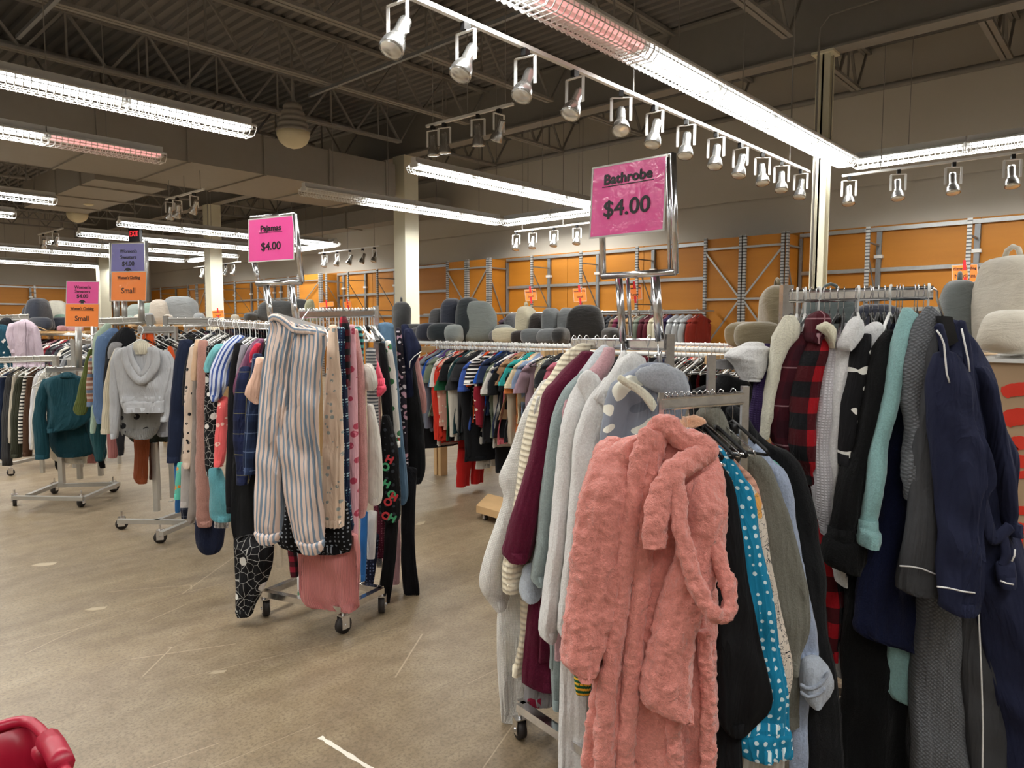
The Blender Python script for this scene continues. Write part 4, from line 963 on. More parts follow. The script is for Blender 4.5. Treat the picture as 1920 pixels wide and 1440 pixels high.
robe_side('sage grey plush robe with its collar turned up', 2.11, fab('#77766c', 'fleece'), [(S, '800:1332-1362 825:1348-1388 859:1372-1430 888:1392-1448 942:1403-1468 1009:1412-1489 1079:1422-1507 1131:1432-1515 1190:1438-1514 1230:1456-1502 1257:1472-1492', 0, .08, F1), ('collar', '760:1325-1346 772:1304-1354 790:1312-1362 812:1335-1366 828:1350-1366', -.04, .07, F1), (Bd, '1200:1450-1500 1340:1472-1499 1362:1474-1500', .04, .04, {})], .45, A2, 142, .3, seed=16, hw=.15)
robe_side('light blue plush robe with a rolled round cuff', 2.15, fab('#a9b7d2', 'fleece'), [(S, '806:1370-1386 827:1384-1412 841:1398-1431 863:1418-1448 877:1430-1467 913:1443-1481 985:1453-1490 1079:1466-1508 1183:1478-1529 1240:1492-1533', 0, .06, F1), ('cuff', '1234:1502-1540 1248:1498-1552 1268:1497-1558 1290:1498-1557 1306:1506-1547 1317:1514-1536', -.03, .09, dict(mat=fab('#bcc5d3', 'fleece'), fuzz=.003)), (Bd, '1250:1485-1520 1330:1482-1515 1480:1480-1512', .04, .04, {})], .6, A2, 142, .3, seed=17, hw=.14)
lb = [o_ for o_ in COL.objects if o_.get('label', '').startswith('light blue plush robe')][0]
for path, r in (([(1500, 1282), (1512, 1290), (1530, 1288), (1546, 1274), (1553, 1258)], .006), ([(1500, 1296), (1514, 1306), (1534, 1302), (1548, 1290)], .005)):
    c = band(path, r, fab('#aab4c6', 'fleece'), 'cuff_seam', None, 2.065, .8, .002, 30, 10, origin=lb.location); c.parent = lb; c.location = (0, 0, 0)
robe_side('mint terry robe sleeve peeking beside the light blue cuff', 2.17, fab('#7fc8b4', 'fleece'), [(S, '860:1442-1462 960:1455-1482 1100:1470-1500 1250:1486-1496 1300:1488-1496 1308:1490-1495', 0, .04, {})], .7, A2, 142, .4, seed=18, hw=.1, hk='wire', body=False)
robe_side('black teddy fleece robe, rightmost on the front arm of the bathrobe rack', 2.2, fab('#1b1c1f', 'fleece'), [(S, '766:1362-1390 790:1362-1405 816:1378-1424 834:1398-1448 845:1408-1477 870:1428-1499 913:1443-1514 978:1458-1529 1079:1478-1546 1183:1490-1550 1253:1500-1563 1305:1506-1570 1392:1515-1577 1480:1515-1580', 0, .08, F1), ('collar', '766:1362-1390 780:1368-1400 800:1385-1412 822:1402-1420', -.05, .06, F1)], .85, A2, 142, .2, seed=19, hw=.16)
hanger(A2[0].lerp(A2[1], .02) + Vector((0, 0, .03)), head_rz(142) + PI / 2, 'wire', 'on the bathrobe rack')
for e in (.1, .38, .52, .7): hanger(A2[0].lerp(A2[1], e) + Vector((0, 0, .03)), head_rz(142) + PI / 2 + .1, 'wire', 'on the bathrobe rack', .55)
# third arm: white towelling robe over it and black robe beneath
garment('bathrobe', 'white towelling robe bunched over the rear arm of the bathrobe rack', 'bathrobe', 2.5, fab('#eceae8', 'fleece'), [(Bd, '648:1390-1436 656:1372-1446 668:1360-1442 682:1374-1436 700:1384-1430 713:1392-1420', 0, .14, dict(fuzz=.006, n=30))])
garment('bathrobe', 'black plush robe hanging low behind the front arm of the bathrobe rack', 'bathrobe', 2.65, fab('#17171a', 'fleece'), [(Bd, '705:1345-1372 715:1338-1402 735:1292-1410 760:1292-1412 860:1300-1420 1100:1320-1440', 0, .1, {})])
# ---------------------------------------------------------------- right rack robes, seen edge on
A3 = (at(1480, 556, 2.58), at(1750, 549, 2.38))
W2 = 'on the right robe rack'
def r2(label, e, mat, parts, hem=.3, seed=1, hk='black', d=None, **k):
    dd = (A3[0].lerp(A3[1], e) - CAM).dot(FW) - .13
    return robe_side(label, d or dd, mat, parts, e, A3, 25, hem, hw=.17, seed=seed, hk=hk, where=W2, **k)
r2('purple waffle knit robe at the left end of the right rack', .02, fab('#3c2a58', 'waffle', s=1.3), [(S, '646:1432-1446 697:1419-1447 740:1411-1442 783:1406-1438 812:1420-1437', .03, .06, {})], seed=31, body=False)
r2('cream sherpa robe beside the purple waffle robe', .06, fab('#e8e1cd', 'fleece'), [('lapel', '594:1470-1492 606:1462-1499 632:1447-1497 650:1446-1480 680:1443-1463 715:1439-1456 787:1430-1445 823:1431-1440', -.02, .08, dict(fuzz=.006))], seed=32, hk='white')
r2('pale blue satin robe glimpsed behind the plaid robe', .12, fab('#a3b3c6', sheen=0, rough=.4), [(S, '640:1480-1500 665:1458-1486 700:1452-1472 760:1446-1462', 0, .05, {})], seed=33, hk='white', body=False)
r2('maroon plaid fleece robe with a raised hood', .2, fab('#4a121e', 'plaid', '#33101b', '#a98389', s=1.1), [(S, '617:1512-1548 639:1484-1530 668:1466-1514 726:1448-1504 787:1441-1488 830:1450-1482 842:1466-1478', 0, .1, {}), ('hood', '588:1524-1546 600:1514-1556 618:1510-1552 636:1505-1535', -.03, .1, {})], seed=34, hk='black')
BUF = fab('#a3141f', 'buffalo', '#15161a', '#4c1219', s=.75)
r2('red and black buffalo check fleece robe with a cream lined hood', .3, BUF, [(S, '630:1520-1562 650:1508-1557 675:1495-1549 715:1484-1541 754:1480-1533 787:1479-1527 841:1477-1524 875:1500-1522 908:1514-1521', -.02, .1, F1), ('hood_lining', '608:1536-1558 616:1530-1565 630:1545-1566 646:1555-1562', -.06, .06, dict(mat=fab('#e9dfc6', 'fleece'), fuzz=.005)), ('belt', '990:1536-1552 1040:1538-1562 1080:1540-1576 1125:1545-1583 1160:1550-1576 1200:1552-1574 1238:1558-1570', .0, .05, F1)], seed=35)
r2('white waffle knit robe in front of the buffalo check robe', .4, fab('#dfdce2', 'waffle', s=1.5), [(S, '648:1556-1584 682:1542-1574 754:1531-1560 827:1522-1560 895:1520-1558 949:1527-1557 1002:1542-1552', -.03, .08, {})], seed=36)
r2('white terry robe beside the white waffle robe', .48, fab('#eeedee', 'fleece'), [(S, '640:1571-1614 682:1563-1598 733:1556-1584 805:1553-1576 900:1552-1568 986:1549-1562 1050:1558-1585 1096:1574-1585', -.04, .08, F1), ('collar', '598:1598-1612 612:1586-1618 632:1574-1614 650:1570-1600', -.07, .08, dict(fuzz=.004))], seed=37)
r2('white plush robe collar behind the black and white print robe', .54, fab('#e6e5e8', 'fleece'), [('collar', '606:1632-1650 618:1620-1655 634:1612-1650 652:1605-1634', -.02, .09, dict(fuzz=.004))], seed=38, body=True)
r2('black and white graphic print robe beside the black plush robe', .6, fab('#131316', 'spots', '#ecebe4', s=.5), [(S, '628:1614-1633 660:1598-1628 711:1589-1618 754:1578-1609 805:1575-1595 870:1573-1582', -.06, .08, {})], seed=39)
r2('black plush robe with a deep turned cuff', .68, fab('#0e0f11', 'fleece'), [(S, '622:1656-1680 640:1642-1678 660:1632-1672 697:1620-1664 751:1611-1655 805:1602-1643 852:1589-1638 913:1571-1631 986:1557-1624 1008:1552-1620', -.07, .1, F1), ('cuff', '1004:1551-1620 1024:1544-1622 1048:1541-1620 1062:1556-1610 1069:1580-1604', -.08, .12, {}), (Bd, '1050:1590-1660 1134:1580-1690 1250:1576-1710 1440:1572-1712 1490:1570-1712', .04, .12, dict(nf=4, amp=.02))], seed=40, hem=.2)
r2('navy plush robe with a wide drooping sleeve', .76, fab('#151c3d', 'fleece'), [(S, '715:1688-1704 750:1681-1704 787:1676-1706 841:1665-1704 949:1651-1702 1027:1634-1702 1072:1615-1706 1114:1607-1717 1150:1605-1725 1180:1602-1731 1196:1625-1731 1216:1698-1726', -.03, .1, F1)], seed=41)
r2('aqua fleece robe with a narrow sleeve and short cuff', .8, fab('#93bfbf', 'fleece'), [(S, '579:1692-1708 595:1685-1722 620:1678-1713 646:1672-1697 697:1661-1692 740:1654-1685 791:1643-1672 859:1629-1662 913:1625-1651 986:1614-1646 996:1611-1646', -.1, .07, F1), ('cuff', '992:1610-1645 1004:1608-1647 1018:1609-1645 1022:1612-1640', -.105, .08, F1), (Bd, '1195:1664-1716 1240:1664-1716 1290:1663-1715 1312:1675-1715 1322:1700-1714', -.0, .05, {})], seed=42)
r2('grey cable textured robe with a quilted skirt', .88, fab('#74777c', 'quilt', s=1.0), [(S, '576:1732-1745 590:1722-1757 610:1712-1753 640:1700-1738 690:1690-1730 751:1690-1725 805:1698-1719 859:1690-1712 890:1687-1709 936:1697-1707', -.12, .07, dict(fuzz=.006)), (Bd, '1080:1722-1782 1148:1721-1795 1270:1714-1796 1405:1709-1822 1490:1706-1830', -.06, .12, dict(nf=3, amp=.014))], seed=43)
CH = fab('#454649', 'plain')
o = r2('charcoal jersey robe with white piped cuff and front', .94, CH, [(S, '622:1742-1756 650:1733-1754 700:1725-1745 751:1722-1748 841:1708-1752 913:1703-1756 993:1694-1760 1055:1687-1762 1104:1683-1762 1114:1720-1762', -.14, .07, {}), (Bd, '1100:1795-1852 1200:1795-1867 1300:1800-1875 1440:1815-1880 1490:1818-1882', -.08, .12, {})], seed=44)
def pipe(o, path, d, r=.0025, mat='white'):
    c = MB().tube([at(x, y, d) - o.location for x, y in path], r, 6).build('piping', M[mat], o, True); return c
dd = (A3[1] - CAM).dot(FW)
pipe(o, [(1687, 1061), (1706, 1062), (1728, 1066), (1745, 1073), (1758, 1078)], dd - .31); pipe(o, [(1833, 1050), (1835, 1150), (1840, 1260), (1843, 1360), (1842, 1440), (1842, 1485)], dd - .28)
NV = fab('#20243c', 'plain', sheen=.1)
dn = dd - .3
o = garment('bathrobe', 'navy jersey robe with white piping, front most on the right rack', 'bathrobe', dn, NV, [
    ('body', '606:1758-1800 622:1752-1806 645:1750-1824 682:1750-1842 733:1753-1854 787:1758-1868 841:1765-1882 913:1772-1887 968:1777-1893 1037:1790-1909 1086:1806-1921 1200:1836-1934 1300:1858-1942 1440:1877-1952 1490:1880-1955', .06, .16, dict(nf=5, amp=.03, n=90, m=100)),
    ('sleeve', '665:1750-1792 700:1742-1812 760:1742-1824 805:1744-1834 860:1748-1848 902:1752-1856 931:1755-1842 1009:1756-1840 1070:1757-1834 1113:1757-1830 1138:1759-1822 1143:1772-1812', -.03, .1, dict(nf=2.5, amp=.022)),
    ('sleeve', '690:1822-1848 787:1838-1870 870:1850-1886 940:1865-1894 1000:1880-1904', .0, .12, dict(nf=1.5)),
    ('pocket', '1056:1868-1904 1080:1868-1905 1103:1876-1903', -.05, .03, dict(amp=0))])
for path in ([(1756, 619), (1764, 630), (1770, 645), (1773, 679), (1775, 700), (1780, 718)], [(1803, 616), (1808, 640), (1815, 672), (1818, 697)]): pipe(o, path, dn - .07)
pipe(o, [(1757, 1100), (1780, 1103), (1805, 1109), (1828, 1112)], dn - .095); pipe(o, [(1876, 1089), (1888, 1094), (1900, 1096)], dn - .09); pipe(o, [(1897, 1053), (1902, 1042), (1903, 1030)], dn - .07)
for nm, path, r in (('belt', [(1838, 925), (1850, 975), (1862, 1010), (1880, 1000), (1896, 985)], .018), ('belt', [(1880, 1000), (1886, 1040), (1878, 1062)], .014), ('lapel', [(1758, 606), (1768, 640), (1778, 700), (1800, 780), (1825, 860)], .014), ('lapel', [(1800, 600), (1812, 650), (1820, 720), (1840, 830)], .014)):
    c = band(path, r, NV, nm, None, dn - .05, .5, 0, 40, 12, origin=o.location); c.parent = o; c.location = (0, 0, 0)
r = empty('clothes_hanger', at(1752, 545, dn + .03)); p = r.location
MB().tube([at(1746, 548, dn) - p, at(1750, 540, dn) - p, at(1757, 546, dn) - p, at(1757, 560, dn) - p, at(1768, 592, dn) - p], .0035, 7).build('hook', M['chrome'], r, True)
MB().prism([at(1765, 592, dn) - p, at(1786, 594, dn) - p, at(1797, 640, dn) - p, at(1780, 650, dn) - p], 0, FH * .03).build('shoulder_bar', M['black'], r)
tag(r, 'black hanger with bent metal hook holding the navy jersey robe', 'hanger')
for i, e in enumerate((.1, .16, .22, .26, .36, .5, .58, .64, .72, .78, .9, .97)): hanger(A3[0].lerp(A3[1], e) + Vector((0, 0, .03)), head_rz(25) + PI / 2 + random.Random(i).uniform(-.3, .3), ('wire', 'black', 'white')[i % 3], W2)
# ================================================================ pajama rack garments
def pj(name, label, cat, d, mat, *parts, group=None, **op):
    return garment(name, label, cat, d, mat, [(p[0], p[1], p[2] if len(p) > 2 else 0, p[3] if len(p) > 3 else .06, dict(op, **(p[4] if len(p) > 4 else {}))) for p in parts], group)
B = 'body'
STR = fab('#dfc9bd', 'stripe', '#7d8ea0', s=.7)
o = pj('pajama_pants', 'cream and blue striped pajama pants hung at the front of the pajama rack', 'pants', 3.28, STR,
   ('leg', '590:511-522 598:506-540 607:504-556 618:502-562 640:499-558 691:492-550 750:487-543 806:485-537 860:482-532 930:479-533 985:477-529 998:478-527 1012:484-524', 0, .09, dict(nf=2.6, amp=.018, grow=False)),
   ('leg', '606:530-560 616:522-606 630:520-614 660:522-611 700:520-603 750:519-601 806:522-600 860:530-601 930:538-604 975:545-606 1005:551-608 1022:557-608 1033:568-603', .005, .09, dict(nf=3.2, amp=.02, grow=False)))
for rws, sd in (('996:477-528 1004:478-527 1016:487-521', -.02), ('1012:553-609 1022:557-609 1035:567-603', -.015)):
    c = panel(rws, 3.28 + sd, STR, 'cuff', None, .095, origin=o.location, n=8, m=48, grow=False, amp=.012, nf=2.6, topcap=False); c.parent = o; c.location = (0, 0, 0)
c = band([(505, 600), (513, 595), (524, 598), (538, 608), (552, 619), (580, 622), (612, 626)], .016, STR, 'waistband', None, 3.25, .6, 0, 50, 12, origin=o.location); c.parent = o; c.location = (0, 0, 0)
r = empty('clothes_hanger', at(560, 600, 3.3)); q = r.location
MB().bar(at(520, 594, 3.26) - q, at(606, 619, 3.3) - q, .008, .035).bar(at(604, 612, 3.3) - q, at(604, 626, 3.29) - q, .02, .012).build('clip_bar', M['clearpl'], r)
MB().tube([at(565, 606, 3.3) - q, at(569, 594, 3.35) - q, at(578, 582, 3.4) - q, at(586, 577, 3.44) - q, at(590, 584, 3.46) - q], .003, 6).build('hook', M['chrome'], r, True)
tag(r, 'clear plastic clip hanger holding the striped pajama pants', 'hanger')
pj('pajama_pants', 'cream pajama pants with tiny grey sprig print beside the striped pair', 'pants', 3.4, fab('#e3c9b2', 'print', '#9aa09c', s=.5),
   (B, '611:617-632 640:614-634 700:611-639 760:608-642 830:606-644 900:605-645 985:604-646', 0, .07, dict(nf=2.5, amp=.018)))
pj('pajama_pants', 'navy fair isle pajama pants beside the cream sprig pants', 'pants', 3.48, fab('#15203c', 'fairisle', '#a9c6cf', '#4f8294', s=.8),
   (B, '616:632-648 700:634-650 760:636-652 850:638-655 900:638-656 960:620-660 980:609-663 990:608-664 999:616-655', 0, .07, {}))
pj('pajama_shirt', 'red and black buffalo plaid pajama piece near the white hangers', 'pajama top', 3.5, fab('#a52030', 'buffalo', '#15151a', '#551520', s=.45),
   (B, '594:639-649 604:636-653 620:637-656 660:645-657 700:645-657 724:649-656', 0, .06, {}))
pj('pajama_pants', 'pale pink pajama pants with pink and red cartoon blobs', 'pants', 3.56, fab('#eab2be', 'print', '#c24a63', '#e8869b', s=.9),
   (B, '610:655-665 700:651-669 800:650-671 900:645-673 985:640-673 1008:632-672 1024:636-671 1031:648-669', 0, .07, {}))
pj('pajama_pants', 'light pink fluffy pajama pants beside the pink print pair', 'pants', 3.62, fab('#dba19d', 'fleece'),
   (B, '618:662-671 650:664-676 700:668-683 800:672-687 900:673-691 945:672-690 968:673-684', 0, .06, dict(fuzz=.004)))
pj('pajama_pants', 'teal and black striped pajama pants hanging from black clips', 'pants', 3.66, fab('#4ba39c', 'hstripe', '#17181c', s=.6), (B, '614:664-677 640:668-682 668:672-682 740:672-684', 0, .05, {}))
pj('pajama_shirt', 'grey and white finely striped pajama shirt behind the gathered white top', 'shirt', 3.74, fab('#b9b6b4', 'hstripe', '#4b5058', s=.35), (B, '655:686-704 700:686-708 780:690-710 865:694-712', 0, .05, {}))
pj('nightgown', 'off white gathered cotton top with puffed sleeve', 'top', 3.68, fab('#e4dfd6'), (B, '760:688-700 800:690-709 860:690-717 930:688-718 944:696-712', 0, .07, {}), ('sleeve', '684:682-698 704:682-706 724:684-708 732:688-700', -.03, .06, {}))
pj('pajama_shirt', 'bright coral pink short sleeved pajama top with a dark piped cuff', 'pajama top', 3.76, fab('#f0546f', sheen=.3), ('sleeve', '664:695-703 680:696-709 700:698-716 716:700-721 722:702-722', 0, .06, {}), ('cuff', '722:702-723 732:704-724 743:706-714', -.01, .06, {}))
pj('pajama_pants', 'plain black pajama pants right of the coral top', 'pants', 3.84, fab('#131317'), (B, '644:710-722 700:712-730 760:716-736 820:720-738 838:724-736', 0, .06, {}))
pj('pajama_pants', 'white pajama pants with green and red figures', 'pants', 3.88, fab('#e6e3dc', 'print', '#3d7a4c', '#a93230', s=.9), (B, '640:722-733 700:725-742 780:730-748 838:735-751', 0, .05, {}))
HO = pj('pajama_pants', 'black pajama pants printed with red and green letters', 'pants', 3.8, fab('#121214', 'dots', '#3b3f46', s=1.4), (B, '780:716-730 840:710-746 880:711-749 930:708-752 965:712-752 978:722-745', 0, .07, {}))
M['grn_ink'] = simple('green_print', '#4fae7c', .7); M['red_ink'] = simple('red_print', '#d13a43', .7)
for i, (ch, px, py, mt) in enumerate((('H', 730, 862, 'red_ink'), ('O', 722, 876, 'grn_ink'), ('H', 724, 908, 'grn_ink'), ('O', 734, 928, 'grn_ink'), ('H', 738, 932, 'red_ink'), ('O', 727, 942, 'red_ink'), ('H', 735, 972, 'grn_ink'), ('O', 723, 968, 'red_ink'), ('O', 724, 880, 'red_ink'))):
    if i == 8: continue
    v = at(px, py, 3.745) - HO.location; t_ = text(ch, .055, M[mt], HO, v, (PI / 2, .5, YAW - PI / 2), 'printed_letter', bold=.003)
pj('sweatpants', 'slate blue sweatpants clipped to a black hanger', 'pants', 3.94, fab('#55718a'), (B, '609:708-738 640:712-742 700:722-746 800:735-754 880:741-763 930:742-766 944:746-760', 0, .07, {}))
pj('pajama_pants', 'black and pink busy print pajama pants right of the slate pants', 'pants', 4.0, fab('#26222c', 'spots', '#caa0b0', '#d8cfd6', s=.35), (B, '616:742-752 700:746-760 800:752-764 880:756-766', 0, .05, {}))
o = pj('pajama_shirt', 'navy pajama top with white piped short sleeve', 'pajama top', 4.02, fab('#161c36'), (B, '610:752-766 630:752-772 680:755-774 760:760-782', .03, .06, {}), ('sleeve', '618:758-774 635:758-782 655:760-791 672:762-783 692:766-774', 0, .06, {}))
pipe(o, [(768, 690), (769, 678), (777, 668), (790, 659)], 3.98, .0025)
pj('pajama_shirt', 'dusty pink satin pajama sleeve at the right side of the pajama rack', 'pajama top', 4.1, fab('#c08b88', rough=.35, sheen=0), ('sleeve', '665:774-784 700:774-790 740:778-799 768:782-800 775:790-798', 0, .05, {}))
pj('pajama_pants', 'long black ribbed pajama pants with a frayed edge', 'pants', 4.06, fab('#0f1013'), (B, '640:753-770 700:757-780 780:760-792 860:762-798 890:766-796 905:775-790', 0, .07, dict(nf=4)))
pj('leggings', 'long black tights dangling almost to the floor, gathered at the toe', 'leggings', 3.86, fab('#0d0d10'), ('leg', '940:724-748 985:722-747 1050:718-742 1100:711-736 1130:709-731 1146:712-734 1158:722-744 1168:734-752', 0, .05, {}))
pj('leggings', 'second long black legging hanging right of the gathered tights', 'leggings', 3.98, fab('#101015'), ('leg', '880:752-782 985:752-778 1050:752-780 1100:755-787 1118:760-786 1131:768-780', 0, .05, {}))
pj('pajama_pants', 'salmon pink knit pajama pants hanging lowest over the rack base', 'pants', 3.5, fab('#dd8f8e', 'vribs', s=.5), (B, '1000:562-672 1033:560-676 1080:562-677 1115:564-677 1134:578-676 1141:602-668', 0, .08, dict(nf=7, amp=.02, grow=False)))
pj('pajama_shirt', 'black pajama hem with tiny white stars under the striped pants', 'pajama top', 3.44, fab('#111114', 'dots', '#8f959e', s=.8), (B, '940:520-650 990:520-658 1018:522-660 1030:540-658 1036:580-655', 0, .06, dict(nf=5)))
pj('pajama_pants', 'red plaid pajama leg tip under the starry hem', 'pants', 3.6, fab('#8e1f33', 'buffalo', '#1b1417', '#4c1520', s=.4), ('leg', '1020:540-556 1060:542-560 1082:545-558', 0, .04, {}))
pj('pajama_pants', 'white printed pajama leg behind the salmon pants', 'pants', 3.68, fab('#e0dfdd', 'print', '#5c8a6d', s=.6), ('leg', '1025:557-572 1070:558-570 1118:558-574', 0, .04, {}))
pj('pajama_pants', 'bright blue pajama leg right of the salmon pants', 'pants', 3.74, fab('#2f6fb3'), ('leg', '960:676-690 1030:676-688 1090:676-684', 0, .04, {}))
pj('pajama_pants', 'white pajama leg beside the bright blue one', 'pants', 3.8, fab('#e2e0de'), ('leg', '960:688-708 1020:687-705 1048:688-702', 0, .04, {}))
pj('pajama_pants', 'dark navy dotted pajama leg low at the right of the base', 'pants', 3.9, fab('#14172a', 'dots', '#6d7796', s=.7), ('leg', '1000:678-712 1060:680-706 1095:684-700', 0, .05, {}))
pj('pajama_shirt', 'burgundy sparkly pajama hem at the right side', 'pajama top', 3.92, fab('#4d1526', 'dots', '#8d5160', s=.5), (B, '940:700-724 1000:702-723 1046:706-722', 0, .05, {}))
pj('pajama_pants', 'pale pink pajama leg low behind the black tights', 'pants', 4.05, fab('#d9aeb4'), ('leg', '960:712-750 1020:714-752 1088:722-750 1095:730-748', 0, .05, {}))
pj('pajama_shirt', 'coral red patterned hem above the pale pink leg', 'pajama top', 4.0, fab('#a33c3f', 'print', '#e4d6c8', s=.5), (B, '940:700-716 985:704-716', 0, .05, {}))
# left arm of the rack
pj('pajama_shirt', 'peach short sleeved pajama top poking out left of the striped pants', 'pajama top', 3.42, fab('#d9b19c'), ('sleeve', '672:480-498 700:474-498 720:464-496 738:458-494 748:464-492 757:478-490', 0, .06, {}))
pj('pajama_pants', 'black pants hanging behind the left edge of the striped pants', 'pants', 3.86, fab('#101114'), (B, '650:470-500 700:455-500 760:448-500 850:440-504 950:436-506 1020:440-500 1032:446-490', 0, .1, dict(nf=5)))
pj('pajama_pants', 'black pajama pants with white spider web print reaching near the floor', 'pants', 3.56, fab('#141417', 'web', '#dddcd8', s=.75), ('leg', '1010:440-512 1060:441-510 1100:442-497 1130:441-482 1148:441-476 1154:446-470', 0, .08, dict(nf=3, grow=False)))
pj('pajama_shirt', 'navy plaid flannel pajama shirt, nearest of the left arm', 'shirt', 3.66, fab('#1c2a48', 'plaid', '#131d35', '#6c7c98', s=.8), ('sleeve', '665:474-492 740:466-492 800:460-486 860:456-484 888:458-480', 0, .07, {}))
pj('pajama_shirt', 'dark blue plaid pajama shirt with yellow lines behind the navy plaid one', 'shirt', 3.74, fab('#1d2547', 'plaid', '#141a33', '#8a8458', s=.9), ('sleeve', '690:450-470 740:440-470 820:438-468 880:444-472 907:446-466', 0, .07, {}))
pj('pajama_shirt', 'plum satin pajama top with a folded sleeve', 'pajama top', 3.78, fab('#6b3556', rough=.35, sheen=0), ('sleeve', '637:478-496 655:464-492 690:448-484 725:437-474 745:440-468 758:450-464', 0, .07, {}), (B, '740:455-470 800:458-470', .03, .04, {}))
pj('pajama_shirt', 'red bandana print pajama collar behind the plum top', 'pajama top', 3.74, fab('#b3243c', 'print', '#e6c3c6', s=.4), ('collar', '645:478-490 660:470-486 680:468-482', 0, .04, {}))
pj('pajama_shirt', 'grey jersey pajama top left of the plum satin one', 'pajama top', 3.86, fab('#8b8790'), (B, '648:452-466 700:443-456 800:440-452 900:440-450', 0, .05, {}))
pj('pajama_pants', 'plain black pajama top and pants in the middle of the left arm', 'pajama set', 3.92, fab('#121216'), (B, '645:440-458 700:431-446 800:427-444 900:424-444 960:426-442', 0, .06, {}))
pj('pajama_shirt', 'blue and white striped short sleeved pajama shirt', 'shirt', 3.98, fab('#c9d0e2', 'stripe', '#3f5799', s=.9), ('sleeve', '632:436-460 645:420-452 668:404-441 695:394-431 722:392-427 746:394-414 752:398-408', 0, .07, {}))
pj('pajama_shirt', 'aqua pajama top sleeve left of the blue striped shirt', 'pajama top', 4.04, fab('#6fb0b4'), ('sleeve', '648:402-426 665:390-412 690:382-400 698:386-396', 0, .05, {}))
pj('pajama_pants', 'coral pajama shorts with pale floral print', 'shorts', 4.0, fab('#de5f60', 'print', '#f0c1b4', s=.7), ('leg', '746:410-427 800:405-425 850:402-424 874:403-418', 0, .06, {}))
pj('pajama_pants', 'aqua terry pajama pants with uneven hem', 'pants', 4.03, fab('#5b9aa4', 'fleece'), ('leg', '880:392-416 920:393-428 950:392-436 972:396-440 977:410-434', 0, .06, {}))
pj('pajama_pants', 'black pajama pants with white web and bone shapes', 'pants', 4.08, fab('#111215', 'web', '#dcdad4', s=.6), ('leg', '650:388-402 720:385-406 780:384-410 840:384-408 885:388-412 895:394-406', 0, .06, {}))
pj('pajama_shirt', 'houndstooth grey pajama hem below the aqua pants', 'pajama top', 4.1, fab('#b5aeab', 'buffalo', '#2a2a2e', '#8a8583', s=.18), (B, '960:402-430 988:402-430', 0, .04, {}))
pj('robe', 'dusty rose boucle fleece robe hanging straight on the left arm', 'robe', 4.16, fab('#a97b6f', 'fleece'), (B, '640:372-390 700:370-392 800:369-393 900:368-396 975:370-399 986:372-398', 0, .07, dict(fuzz=.005)))
pj('pajama_shirt', 'beige satin pajama top left of the dusty rose robe', 'pajama top', 4.2, fab('#c9a98c'), ('sleeve', '638:366-378 670:362-374 705:358-372 713:360-370', 0, .05, {}))
pj('pajama_shirt', 'grey striped pajama collar beside the beige top', 'shirt', 4.22, fab('#b6b2ae', 'stripe', '#56555a', s=.5), ('collar', '645:388-400 665:382-394', 0, .04, {}))
pj('pajama_pants', 'cream pajama pants with small black cat motifs', 'pants', 4.3, fab('#c9b5a4', 'print', '#1a1a1d', s=.6), (B, '652:356-372 700:349-370 760:346-366 830:345-366 868:344-364 877:348-360', 0, .06, {}))
pj('pajama_pants', 'light grey pajama pants below the cat motif pair', 'pants', 4.34, fab('#a29c98'), ('leg', '870:341-368 920:339-362 950:340-360', 0, .05, {}))
pj('pajama_pants', 'long taupe pajama pants narrow beside the rose robe', 'pants', 4.28, fab('#8d837c'), ('leg', '700:362-370 850:360-370 950:355-370 975:352-366 980:356-362', 0, .05, {}))
pj('robe', 'dark navy fleece robe hem hanging lowest at the left of the rack', 'robe', 4.2, fab('#141b33', 'fleece'), (B, '975:366-426 1000:366-421 1022:369-418 1034:376-412 1038:386-404', 0, .08, {}))
pj('sweater', 'black knit sweater between the navy one and the cat motif pants', 'sweater', 4.4, fab('#1d1c20'), ('sleeve', '645:360-376 665:352-370 700:345-360 760:342-352', 0, .06, {}))
pj('sweater', 'long navy sweatshirt sleeve at the left end of the pajama rack', 'sweater', 4.5, fab('#182036'), ('sleeve', '640:336-362 665:330-356 700:325-352 760:320-346 820:316-342 866:315-338', 0, .08, {}))
pj('pajama_pants', 'aqua pajama leg with orange motif behind the grey pants', 'pants', 4.45, fab('#5fb9a6', 'print', '#d98a3a', s=.7), ('leg', '868:334-346 900:330-342 936:328-340', 0, .04, {}))
pj('pajama_pants', 'dark plaid pajama cuff low at the left of the rack', 'pants', 4.42, fab('#1f2233', 'plaid', '#161927', '#8d919c', s=.4), ('leg', '950:340-356 972:340-356', 0, .04, {}))
pj('pajama_pants', 'blue jersey pajama leg between the steel rack and grey pants', 'pants', 4.5, fab('#2b5f93'), ('leg', '868:328-338 960:330-338', 0, .04, {}))
# hanger hooks crowded along both arms
rnd = random.Random(5)
for i in range(26):
    e = .02 + .96 * i / 25; k = ('white', 'white', 'wire', 'white', 'black', 'white')[i % 6]
    hanger(R3B[0].lerp(R3B[1], e) + Vector((0, 0, .028)), head_rz(142) + PI / 2 + rnd.uniform(-.35, .35), k, 'along the front arm of the pajama rack', .6)
for i in range(24):
    e = .02 + .96 * i / 23; k = ('wire', 'white', 'wire', 'black', 'wire', 'white')[i % 6]
    hanger(R3A[0].lerp(R3A[1], e) + Vector((0, 0, .028)), head_rz(52) + PI / 2 + rnd.uniform(-.3, .3), k, 'along the left arm of the pajama rack', .6)
